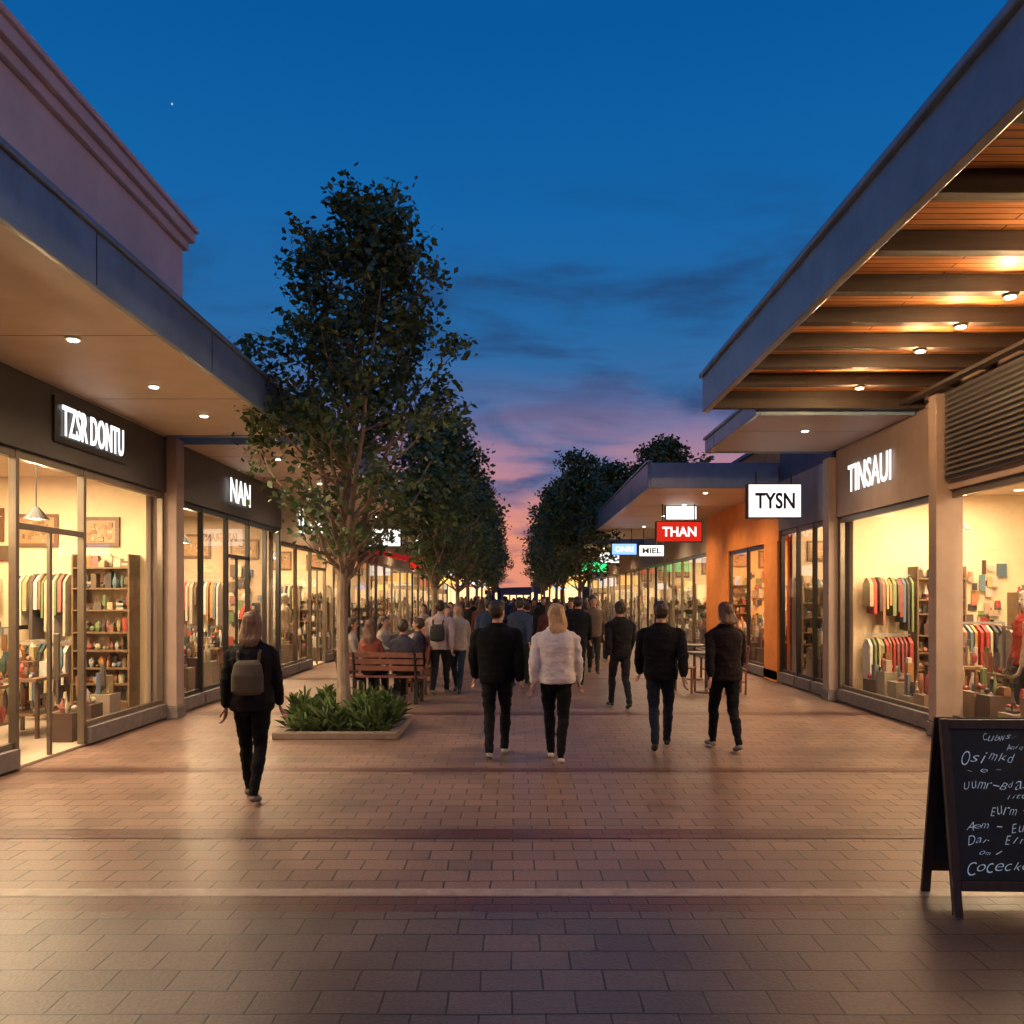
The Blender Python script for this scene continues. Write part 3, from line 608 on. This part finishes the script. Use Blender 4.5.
for i,(x,y,s,m) in enumerate([(-1.85,19.5,.9,T2),(-1.8,26,.93,T3),(-1.9,34,1.,T2),(-1.9,43,1.05,T3),(-2.1,55,1.1,T2),(-2.2,70,1.1,T3),
      (2.2,29.5,.95,T3),(2.1,37,1.0,T2),(2.3,46,1.1,T3),(2.4,58,1.1,T2),(2.5,74,1.15,T3),(2.8,92,1.2,T2),(-2.5,90,1.2,T3)]):
    place('street_tree',m,(x,y,0),i*1.3,s)
T4=tree_mesh(12,13.5,4.,3.6,80,11000,.36,tr=.2,dense=2.6)
place('large_tree',T4,(11.2,64,0)); place('large_tree',T4,(7.5,66.5,0),2,.9); place('large_tree',T4,(10,120,0),1,1.); place('large_tree',T4,(-8,150,0),1,.8); place('large_tree',T4,(6,165,0),4,.6); place('large_tree',T4,(-5,170,0),3,.55)
P=empty('tree_planter'); b=MB(); x0,x1,y0,y1=-2.98,-1.45,10.4,12.0
b.box(x0,x1,y0,y0+.14,0,.09,0); b.box(x0,x1,y1-.14,y1,0,.09,0); b.box(x0,x0+.14,y0+.142,y1-.142,0,.09,0); b.box(x1-.14,x1,y0+.142,y1-.142,0,.09,0)
b.box(x0+.14,x1-.14,y0+.14,y1-.14,0,.07,1); b.obj('kerb',[pm('planter_stone',(.17,.125,.1),.7,var=.25,bump=.1),pm('soil',(.04,.025,.018),.95,bump=.3)],P,bevel=.012)
b=MB(); rnd=random.Random(5)
for k in range(6000):
    cx=rnd.uniform(x0+.12,x1-.12); cy=rnd.uniform(y0+.14,y1-.14)
    if math.hypot(cx+2.25,cy-11.2)<.14: continue
    q=noise.noise(Vector((cx*4,cy*4,0)))
    if q<-.2 and rnd.random()<.8: continue
    h=.34*(.55+.8*q)*rnd.uniform(.4,1.2)+.04; a=rnd.uniform(0,6.28); l=rnd.uniform(.06,.2); wd=rnd.uniform(.008,.02)
    dx_,dy_=math.cos(a),math.sin(a); px,py=-dy_*wd,dx_*wd
    z=.07+ (rnd.uniform(0,.7)*h)
    b.add([(cx-px,cy-py,z),(cx+px,cy+py,z),(cx+dx_*l*.5+px,cy+dy_*l*.5+py,z+h*.5),(cx+dx_*l,cy+dy_*l,z+h*.6),(cx+dx_*l*.5-px,cy+dy_*l*.5-py,z+h*.5)],[(0,1,2,3,4)])
b.obj('planter_plants',GRASSY,P)

# ---------------------------------------------------------------- chalkboard
P=empty('chalkboard_sign'); FW=pm('board_frame_wood',(.04,.025,.018),.5,var=.3,scale=5,stretch=(6,6,1)); CH=pm('chalkboard_slate',(.007,.017,.022),.6,var=.6,scale=3)
P.location=(2.40,4.66,0); P.rotation_euler=(0,0,rad(-2))
b=MB(); HH=1.06; WW=.66; lean_=.17
def slab(b,x0,x1,s0,s1,t0,t1,sgn,mi=0):
    def pt(x,s,t): return (x, (lean_*s if sgn>0 else 2*lean_+.04-lean_*s)+ (-t if sgn>0 else t), HH*s)
    vs=[pt(x,s,t) for t in (t0,t1) for x,s in ((x0,s0),(x1,s0),(x1,s1),(x0,s1))]
    b.add(vs,[(0,1,2,3),(4,5,6,7),(0,1,5,4),(1,2,6,5),(2,3,7,6),(3,0,4,7)],mi)
for sg in (1,-1):
    slab(b,0,.045,0,1,0,.03,sg); slab(b,WW-.045,WW,0,1,0,.03,sg); slab(b,.046,WW-.046,.95,.998,0,.029,sg); slab(b,.046,WW-.046,.13,.18,0,.029,sg)
    slab(b,.046,WW-.046,.181,.949,.006,.02,sg,1)
b.box(.1,.11,.06,.34,.35,.36,0)
b.obj('frame',[FW,CH],P,bevel=.003)
CHALK=pm('glowing_chalk',(.6,.7,.74),.9,var=.5,scale=60,bump=0,emit=.22,ecol=(.45,.65,.78)); ang=math.atan2(HH,lean_)  # chalk brightened by its own emission, not by light falling on it
rnd=random.Random(9)
def scrawl(tx,h,w,x,s_):
    n=len(tx); cw=w/n; sl=rnd.uniform(-.04,.05)
    for i,ch in enumerate(tx):
        if ch==' ': continue
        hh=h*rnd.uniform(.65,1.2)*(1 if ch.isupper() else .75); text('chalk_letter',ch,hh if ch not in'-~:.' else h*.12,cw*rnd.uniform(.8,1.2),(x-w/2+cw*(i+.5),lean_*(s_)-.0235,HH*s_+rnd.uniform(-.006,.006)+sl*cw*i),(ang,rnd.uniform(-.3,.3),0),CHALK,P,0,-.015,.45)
for s_,tx,w_,h_,x_ in [(.905,'Cubws:',.19,.042,.3),(.855,'Aniq - ta',.22,.03,.44),(.80,'Osimkd',.3,.07,.23),(.735,'~ e ~',.2,.03,.2),(.66,'Uumr-Bdas',.36,.048,.26),(.60,'lite bnd',.22,.03,.42),(.53,'Eurm - ',.25,.048,.34),(.455,'Aem - Euro',.4,.046,.28),(.38,'Dar  Elns',.36,.04,.26),(.32,'om 1',.12,.03,.2),(.245,'Coceckoon',.44,.06,.29)]:
    scrawl(tx,h_,w_,x_+.02,s_)

# ---------------------------------------------------------------- furniture
CHW=pm('cafe_chair_wood',(.15,.05,.035),.5,var=.35,scale=6)
def chair_mesh():
    b=MB()
    for x in (-.19,.19):
        b.box(x-.018,x+.018,-.19,-.154,0,.44,0); b.tube([(x,.18,0),(x,.19,.44),(x,.25,.88)],[.02,.02,.016],6)
    for k in range(5): b.box(-.21,.21,-.2+k*.082,-.2+k*.082+.068,.442,.465,0)
    for k in range(4): b.box(-.185,.185,.2+.015*k,.22+.015*k,.55+k*.085,.61+k*.085,0)
    b.box(-.17,.17,-.185,-.165,.2,.225,0); b.box(-.17,.17,.17,.19,.2,.225,0)
    o=b.obj('t',CHW); m=o.data; bpy.data.objects.remove(o); return m
def table_mesh():
    b=MB(); b.cyl(0,0,.71,.74,.34,n=24); b.cyl(0,0,.03,.71,.03,n=10); b.cyl(0,0,0,.03,.22,.18,n=20)
    o=b.obj('t',pm('table_dark',(.06,.045,.04),.4)); m=o.data; bpy.data.objects.remove(o); return m
def bench_mesh():
    b=MB()
    for x in (-.52,.52):
        b.box(x-.03,x+.03,-.2,-.15,0,.42,1); b.box(x-.03,x+.03,.15,.2,0,.42,1); b.box(x-.028,x+.028,-.149,.149,.36,.42,1); b.tube([(x,.2,.4),(x,.23,.6),(x,.28,.84)],[.022,.022,.018],6,1)
    for k in range(4): b.box(-.65,.65,-.22+k*.11,-.22+k*.11+.09,.422,.452,0)
    for k in range(3): b.box(-.65,.65,.19+.025*k,.215+.025*k,.54+k*.11,.62+k*.11,0)
    o=b.obj('t',[CHW,STEEL]); m=o.data; bpy.data.objects.remove(o); return m
CM=chair_mesh(); TM=table_mesh(); BM=bench_mesh()
place('park_bench',BM,(-2.1,14.1,.005),math.pi-.15); place('park_bench',BM,(-2.9,15.2,.002),math.pi/2+.1)
for x,y,r in [(-1.75,15.4,-1.7),(-2.6,16.8,1.3),(-1.75,16.6,-1.5),(-2.6,19,1.5),(-1.8,19.2,-1.5),(-2.1,17.4,3.),
              (3.1,15.6,1.2),(3.95,15.4,-1.6),(3.4,17.9,1.4),(4.2,18.1,-1.4),(-2.7,22,1.5)]: place('cafe_chair',CM,(x,y,.002),r)
for x,y in [(-2.3,15.3),(-2.2,16.7),(-2.2,19.1),(3.5,15.55),(3.8,18)]: place('cafe_table',TM,(x,y,.002))
def bin_(x,y):
    P=empty('litter_bin',(x,y,0)); b=MB(); b.cyl(0,0,.03,.85,.22,.24,20); b.cyl(0,0,.87,.93,.26,.2,20); b.cyl(0,0,.0,.03,.18,n=16)
    for a in range(4): b.box(-.015+.2*math.cos(a*1.57),.015+.2*math.cos(a*1.57),-.015+.2*math.sin(a*1.57),.015+.2*math.sin(a*1.57),.85,.87)
    b.obj('bin_body',STEEL,P)
bin_(2.7,24)

# ---------------------------------------------------------------- people
PM={}
def cmat(c,kind):
    k=(kind,tuple(round(x,3) for x in c))
    if k not in PM: PM[k]=pm(f'{kind}_{len(PM)}',c,.55 if kind in('skin','hair') else .9,var=.25 if kind=='hair' else .15,scale=30 if kind=='hair' else 12,bump=.12,stretch=(1,1,.15) if kind=='hair' else (1,1,1))
    if kind in('top','trousers'): PM[k].node_tree.nodes['Principled BSDF'].inputs['Specular IOR Level'].default_value=.15
    return PM[k]
def remesh(parts,vox,smooth=3):
    vs=[];fs=[];lab=[]
    for l,(v,f) in parts:
        o=len(vs); vs+=[tuple(x) for x in v]
        for q in f: fs.append(tuple(i+o for i in q)); lab.append(l)
    me=bpy.data.meshes.new('t'); me.from_pydata(vs,[],fs); o=bpy.data.objects.new('t',me); COL.objects.link(o)
    m=o.modifiers.new('r','REMESH'); m.mode='VOXEL'; m.voxel_size=vox; m.adaptivity=0
    s=o.modifiers.new('s','SMOOTH'); s.factor=.5; s.iterations=smooth
    dg=bpy.context.evaluated_depsgraph_get(); dg.update(); r=bpy.data.meshes.new_from_object(o.evaluated_get(dg)); bpy.data.objects.remove(o)
    bvh=BVHTree.FromPolygons(vs,fs); np_=len(r.polygons); c=np.empty(np_*3); r.polygons.foreach_get('center',c); c=c.reshape(-1,3)
    L_=[lab[bvh.find_nearest(Vector(x))[2]] for x in c]
    V=[Vector(v.co) for v in r.vertices]; F=[tuple(p.vertices) for p in r.polygons]; NN=[v.normal.copy() for v in r.vertices]
    return V,F,L_,NN
def hand_parts(side):
    pal=loft_rings([(Vector((0,0,.02)),Vector((.024,0,0)),Vector((0,.017,0))),(Vector((0,0,-.02)),Vector((.032,0,0)),Vector((0,.016,0))),(Vector((0,.004,-.06)),Vector((.04,0,0)),Vector((0,.014,0))),(Vector((0,.008,-.09)),Vector((.038,0,0)),Vector((0,.012,0)))],12)
    P_=[(1,pal)]
    for k,(x,l) in enumerate([(.029,.068),(.01,.078),(-.01,.072),(-.028,.056)]):
        p0=Vector((x*.9,.006,-.08)); p1=p0+Vector((x*.08,.01,-.42*l-.01)); p2=p1+Vector((0,.02,-.3*l)); p3=p2+Vector((0,.022,-.14*l))
        P_.append((1,loft_pts([p0,p1,p2,p3],[.0098,.0092,.0082,.007],8)))
    P_.append((1,loft_pts([(.025,.004,-.02),(.05,.018,-.045),(.055,.03,-.072),(.05,.038,-.09)],[.014,.012,.010,.008],8)))
    return P_
def person_mesh(name,top=(.02,.02,.025),pants=(.015,.015,.02),hair=(.04,.025,.015),skin=(.42,.24,.17),shoe=(.02,.02,.02),female=False,longhair=False,
                stride=1.,lead=1,swing=1.,bag=None,vox=.0095,hands=True,seated=False,hem=.84,coat=0.,seed=0,turn=0.,bun=False,hl=1.,handbag=0):
    f=female; rs=random.Random(seed)
    MATL={0:cmat(top,'top'),1:cmat(skin,'skin'),2:cmat(pants,'trousers'),3:cmat(hair,'hair'),4:cmat(shoe,'shoe'),5:cmat(bag or (.06,.03,.02),'bag'),6:cmat((.02,.015,.015),'eye')}
    parts=[]
    ky,ay=.17*stride,.25*stride
    hz=.09+math.sqrt(.42**2-ky**2)+math.sqrt(.42**2-(ay-ky)**2)
    if seated: hz=.56
    dz=hz-.90; hw=.09 if not f else .088
    for a in (1,-1):
        x=a*hw; fw=(a==lead)
        if seated: hip=Vector((x,0,hz)); kn=Vector((x*1.25,.42,hz-.02)); an=Vector((x*1.25,.42+.05*a,.10))
        elif fw: hip=Vector((x,0,hz)); kn=Vector((x*.92,ky,hz-math.sqrt(.42**2-ky**2))); an=Vector((x*.75,ay,.09))
        else:
            k2=-.04*stride; a2=-.30*stride; kz=hz-math.sqrt(.42**2-k2**2); hip=Vector((x,0,hz)); kn=Vector((x*.92,k2,kz)); an=Vector((x*.7,a2,kz-math.sqrt(.42**2-(a2-k2)**2)))
        th=.092 if not f else .092
        calf=kn.lerp(an,.33)+Vector((0,-.012,0))
        parts.append((2,loft_pts([hip+Vector((0,0,.03)),hip.lerp(kn,.35),hip.lerp(kn,.75),kn,calf,kn.lerp(an,.75),an+Vector((0,0,-.01))],[th,th*.94,.072,.061,.061,.05,.048 if not f else .04],14)))
        lift=max(0,an.z-.09); tz=.034 if lift<.02 else .03
        heel=Vector((an.x,an.y-.035,max(.038,an.z-.05))); ball=Vector((an.x+a*.012,an.y+.12,tz+.005)); toe=Vector((an.x+a*.015,an.y+.175-lift*.3,tz-.003))
        parts.append((4,loft_pts([heel,heel.lerp(ball,.45)+Vector((0,0,.014)),ball,toe],[.036,.04,.04,.028],12,True,.8)))
    Z=lambda z: z+dz
    parts.append((2,loft_rings([vring(0,0,Z(.80),.10,.085),vring(0,-.005,Z(.86),.16 if not f else .168,.118),vring(0,-.005,Z(.95),.155 if not f else .165,.115),vring(0,0,Z(1.03),.135,.1)],20)))
    sw=.0 if not f else -.022
    c=.012+coat
    h0=hem+ (0.06 if seated else 0)
    rings=[vring(0,0,Z(h0),.156+c*.6+(.014 if f else 0),.125+c*.6),vring(0,-.003,Z(max(h0+.03,.93)),.164+c*.8+(.012 if f else 0),.122+c*.8),vring(0,0,Z(1.06),(.150 if not f else .134)+c,.108+c),
           vring(0,.0,Z(1.20),(.168 if not f else .15)+c,.118+c),vring(0,-.004,Z(1.32),(.186+sw)+c,.118+c),vring(0,-.006,Z(1.39),(.178+sw)+c,.10+c),vring(0,-.006,Z(1.435),(.14+sw*.6)+c*.8,.08+c*.8),vring(0,0,Z(1.475),.08+c*.5,.066+c*.4),vring(0,.004,Z(1.505),.06+c*.4,.058+c*.4)]
    parts.append((0,loft_rings(rings,24)))
    hands_=[]
    for a in (1,-1):
        s_=(-1 if a==lead else 1)*swing*stride; cx=a*coat*.8
        sh=Vector((a*(.172+sw)+cx,-.004,Z(1.385))); el=Vector((a*(.222+sw)+cx,-.03+.11*s_,Z(1.115))); wr=Vector((a*(.222+sw)+cx,.05+.24*s_,Z(.885+.03*abs(s_))))
        if seated: el=Vector((a*(.23+sw),.08,Z(1.13))); wr=Vector((a*.14,.3,Z(1.05)))
        u=.058+coat*.45-(.008 if f else 0)
        parts.append((0,loft_pts([sh+Vector((-a*.03,0,.0)),sh+Vector((a*.008,0,-.03)),sh.lerp(el,.5),el,el.lerp(wr,.45),wr],[u*1.0,u*1.08,u*.95,u*.82,u*.8,u*.64],14)))
        d=(wr-el).normalized(); M=Matrix.Translation(wr+d*.02)@ (Vector((0,0,-1)).rotation_difference(d).to_matrix().to_4x4())@Matrix.Rotation(rad(80)*-a,4,'Z')
        if a<0: M=M@Matrix.Scale(-1,4,(1,0,0))
        hands_.append(M)
        if handbag==a:
            hx,hy,hz_=wr.x+a*.01,wr.y+.03,wr.z-.09
            parts.append((5,loft_rings([vring(hx,hy,hz_-.36,.045,.13),vring(hx,hy,hz_-.33,.06,.16),vring(hx,hy,hz_-.2,.05,.15),vring(hx,hy,hz_-.13,.02,.13)],14)))
            for yy in (-.08,.08): parts.append((5,loft_pts([(hx,hy+yy,hz_-.14),(hx,hy+yy*.7,hz_-.04),(hx,hy,hz_)],[.011]*3,6)))
    hd=[]
    cz=Z(1.635)
    hd.append((1,loft_rings([vring(0,.0,Z(1.46),.06,.06),vring(0,.008,Z(1.52),.056,.058),vring(0,.012,Z(1.58),.054,.06)],14)))
    hd.append((1,ellipsoid((0,.012,cz+.02),.074,.093,.095)))
    hd.append((1,loft_rings([vring(0,.06,Z(1.522),.024,.022),vring(0,.048,Z(1.54),.046,.044),vring(0,.036,Z(1.58),.062,.068),vring(0,.026,Z(1.63),.068,.08)],16)))
    hd.append((1,loft_pts([(0,.1,cz+.02),(0,.112,cz-.005),(0,.118,cz-.018)],[.008,.012,.013],8)))
    for a in (1,-1): hd.append((1,ellipsoid((a*.077,.005,cz-.002),.012,.019,.031,10,7)))
    hr=[vring(0,-.02,cz-.075,.052,.052),vring(0,-.026,cz-.03,.080,.083),vring(0,-.018,cz+.03,.091,.101),vring(0,-.006,cz+.08,.084,.099),vring(0,.0,cz+.112,.058,.07),vring(0,0,cz+.128,.022,.03)]
    hd.append((3,loft_rings(hr,18)))
    if longhair: hd.append((3,loft_rings([vring(0,-.02,cz+.06,.085,.075),vring(0,-.045,cz-.02,.104,.065),vring(0,-.072,cz-.04-.09*hl,.108,.05),vring(0,-.102,cz-.04-.16*hl,.10,.04),vring(0,-.115,cz-.04-.23*hl,.07,.026),vring(0,-.115,cz-.04-.26*hl,.04,.014)],18)))
    if bun: hd.append((3,ellipsoid((0,-.085,cz+.075),.042,.04,.042)))
    T=Matrix.Translation((0,0,0))@Matrix.Rotation(turn,4,'Z')
    hd=[(l,([T@Vector(x) for x in v],q)) for l,(v,q) in hd]
    parts+=hd
    if bag and not handbag:
        parts.append((5,loft_rings([vring(0,-.165-coat,Z(1.0),.10,.04),vring(0,-.175-coat,Z(1.03),.145,.06),vring(0,-.175-coat,Z(1.18),.145,.065),vring(0,-.16-coat,Z(1.28),.125,.05),vring(0,-.15-coat,Z(1.31),.09,.03)],16)))
        for a in (1,-1): parts.append((5,loft_pts([(a*.09,-.13-coat,Z(1.28)),(a*.1,-.12-coat,Z(1.38)),(a*.1,-.05,Z(1.45)),(a*.1,.07+coat,Z(1.41)),(a*.1,.125+coat,Z(1.3))],[.013]*5,8)))
    V,F,LB_,NN=remesh(parts,vox)
    vl=[0]*len(V)
    for q,l in zip(F,LB_):
        for i in q: vl[i]=l
    off=Vector((seed*3.1,seed,0))
    for i,v in enumerate(V):
        l=vl[i]
        if l in(0,2): 
            n=noise.noise(Vector((v.x*9,v.y*9,v.z*14))+off)*.011+noise.noise(Vector((v.x*22,v.y*22,v.z*40))+off)*.005; V[i]=v+NN[i]*n
        elif l==3: V[i]=v+NN[i]*(noise.noise(Vector((v.x*60,v.y*60,v.z*8))+off)*.008+noise.noise(Vector((v.x*14,v.y*14,v.z*10))+off)*.012)
    V=list(V); F=list(F); LL=list(LB_)
    if hands:
        hv,hf,_,_=remesh(hand_parts(1),.0042 if vox<.012 else .006,1)
        for M in hands_:
            o=len(V); V+=[M@x for x in hv]; F+=[tuple(i+o for i in q) for q in hf]; LL+=[1]*len(hf)
    for a in (1,-1):
        v,q=ellipsoid((a*.03,.097,cz+.012),.012,.008,.007,8,6); o=len(V); V+=[T@x for x in v]; F+=[tuple(i+o for i in k) for k in q]; LL+=[6]*len(q)
    v,q=ellipsoid((0,.1,cz-.05),.022,.008,.005,8,6); o=len(V); V+=[T@x for x in v]; F+=[tuple(i+o for i in k) for k in q]; LL+=[6]*len(q)
    me=bpy.data.meshes.new(name); me.from_pydata([tuple(x) for x in V],[],F)
    for k in range(7): me.materials.append(MATL[k])
    me.polygons.foreach_set('material_index',LL); me.polygons.foreach_set('use_smooth',[True]*len(F)); me.update()
    me['h']=1.763+dz
    return me
def put(name,me,px,py,ptop,rz=0):
    Y=1487.5/(py-597); X=(px-515)*Y/850; H=1.75-(ptop-597)*Y/850
    s=H/me['h']; o=place(name,me,(X,Y,.0),rad(rz),s); return o
W1=person_mesh('woman_a',top=(.010,.009,.010),pants=(.005,.005,.006),hair=(.16,.085,.04),female=True,stride=.75,lead=-1,bag=(.075,.06,.04),longhair=True,swing=.5,seed=1,shoe=(.12,.1,.09),coat=.035,hl=.6)
put('woman',W1,252,800,611,6)
M1=person_mesh('man_a',top=(.005,.005,.006),pants=(.009,.009,.012),hair=(.02,.013,.01),stride=.8,lead=1,swing=.6,seed=2,shoe=(.3,.28,.26),coat=.05,turn=-.5)
put('man',M1,497,757,600,-4)
W2=person_mesh('woman_b',top=(.55,.51,.51),pants=(.006,.006,.008),hair=(.42,.27,.13),female=True,longhair=True,stride=.8,lead=-1,swing=.6,seed=3,shoe=(.4,.37,.35),coat=.05,hem=.88,hl=.7,turn=.3)
put('woman',W2,556,762,603,-6)
M2=person_mesh('man_b',top=(.010,.010,.013),pants=(.012,.013,.018),hair=(.03,.018,.012),stride=.95,lead=-1,swing=.9,seed=4,coat=.025)
put('man',M2,620,708,601,12)
M3=person_mesh('man_c',top=(.006,.006,.008),pants=(.010,.014,.028),hair=(.035,.02,.012),stride=1.,lead=1,swing=.9,seed=5,coat=.04,shoe=(.03,.025,.025))
put('man',M3,661,749,601,-10)
W3=person_mesh('woman_c',top=(.012,.008,.009),pants=(.006,.006,.008),hair=(.07,.03,.016),female=True,longhair=True,hl=.4,stride=.9,lead=-1,swing=.8,seed=6,coat=.035,shoe=(.16,.14,.13),turn=.2)
put('woman',W3,725,750,602,8)
M4=person_mesh('man_d',top=(.34,.27,.29),pants=(.012,.014,.02),hair=(.03,.02,.012),stride=.9,lead=1,swing=.7,seed=7,coat=.03,bag=(.02,.02,.025),shoe=(.2,.18,.17))
put('man',M4,440,694,600,-10)
VAR=[]
for i,(tp,pt,hr_,fm,lh) in enumerate([((.012,.012,.016),(.012,.012,.02),(.03,.02,.015),False,False),((.10,.035,.035),(.012,.012,.015),(.08,.04,.02),True,True),((.34,.3,.26),(.02,.03,.05),(.22,.14,.07),True,True),
      ((.04,.06,.11),(.02,.02,.025),(.04,.03,.02),False,False),((.12,.09,.07),(.03,.025,.02),(.05,.03,.02),False,False),((.3,.27,.27),(.03,.04,.07),(.04,.025,.02),True,True),((.03,.02,.025),(.03,.03,.04),(.1,.05,.03),True,True),((.02,.022,.02),(.02,.02,.02),(.06,.04,.03),False,False)]):
    VAR.append(person_mesh(f'pedestrian_v{i}',top=tp,pants=pt,hair=hr_,female=fm,longhair=lh,stride=.7+.05*i,lead=1 if i%2 else -1,swing=.8,seed=20+i,vox=.015,hands=True,coat=.025,handbag=(1 if i in(1,5) else 0)))
rnd=random.Random(21)
spots=[(-1.05,15.6),(-.55,17.5),(.1,16.8),(1.25,16.9),(.75,19),(-1.6,21),(.3,20.5),(1.8,19.5),(-.9,22.5),(2.2,24),(-1.4,17.5),(-2.2,20.5)]
for k in range(75): 
    Y=rnd.uniform(21,80); spots.append((rnd.gauss(0,.055)*Y*.9,Y))
for X,Y in spots:
    X=max(-2.9,min(2.9,X)); m=rnd.choice(VAR); s=rnd.uniform(1.56,1.82)/m['h']
    place('pedestrian',m,(X,Y,0),(0 if rnd.random()<.6 else math.pi)+rnd.uniform(-.4,.4),s)
SIT=[person_mesh('seated_a',top=(.22,.07,.055),seated=True,stride=.0,female=True,longhair=True,hair=(.1,.05,.03),vox=.014,seed=40),person_mesh('seated_b',top=(.05,.05,.075),seated=True,stride=.0,vox=.014,seed=41),person_mesh('seated_c',top=(.3,.26,.22),seated=True,stride=.0,vox=.014,seed=42,female=True,longhair=True,hair=(.05,.03,.02))]
for x,y,r,k in [(-1.75,15.4,-1.7+math.pi,1),(-2.6,16.8,1.3+math.pi,2),(-1.75,16.6,-1.5+math.pi,0),(-2.4,14.12,-.15,0),(-1.85,14.05,-.15,1),(-2.9,15.1,-math.pi/2+.1,2)]:
    place('seated_person',SIT[k],(x,y,.0),r,.97)
MAN=person_mesh('mannequin_m',top=(.5,.4,.3),pants=(.12,.07,.05),hair=(.4,.33,.27),skin=(.4,.33,.27),stride=.12,swing=.3,female=True,vox=.014,seed=50); MAN2=person_mesh('mannequin_n',top=(.35,.06,.045),pants=(.05,.045,.05),hair=(.4,.33,.27),skin=(.4,.33,.27),stride=.12,swing=.3,female=True,vox=.014,seed=51)
for x,y,m,r in [(-5.5,17.4,MAN2,-1.7),(-5.5,13.2,MAN,-1.5),(6.15,9.95,MAN,2),(6.35,10.55,MAN2,1.8),(-5.5,20.3,MAN,-1.6),(5.9,18.9,MAN,1.6)]:
    place('mannequin',m,(x,y,.04),r,1.0)
b=MB(); v,f=ellipsoid((0,0,0),1,1,1,10,7); b.add(v,f); b.obj('evening_star',emis('star_glow',(.8,.85,1),.6),loc=((172-515)*800/850,800,1.75+(597-104)*800/850))

# ---------------------------------------------------------------- camera
cam=bpy.data.cameras.new('camera'); co=bpy.data.objects.new('camera',cam); COL.objects.link(co); co.location=(0,0,1.75); co.rotation_euler=(rad(90),0,0)
cam.sensor_width=36; cam.lens=850/1024*36; cam.shift_x=-3/1024; cam.shift_y=85/1024; cam.clip_end=3000; scn.camera=co
scn.view_settings.view_transform='Standard'; scn.view_settings.look='None'; scn.view_settings.exposure=0
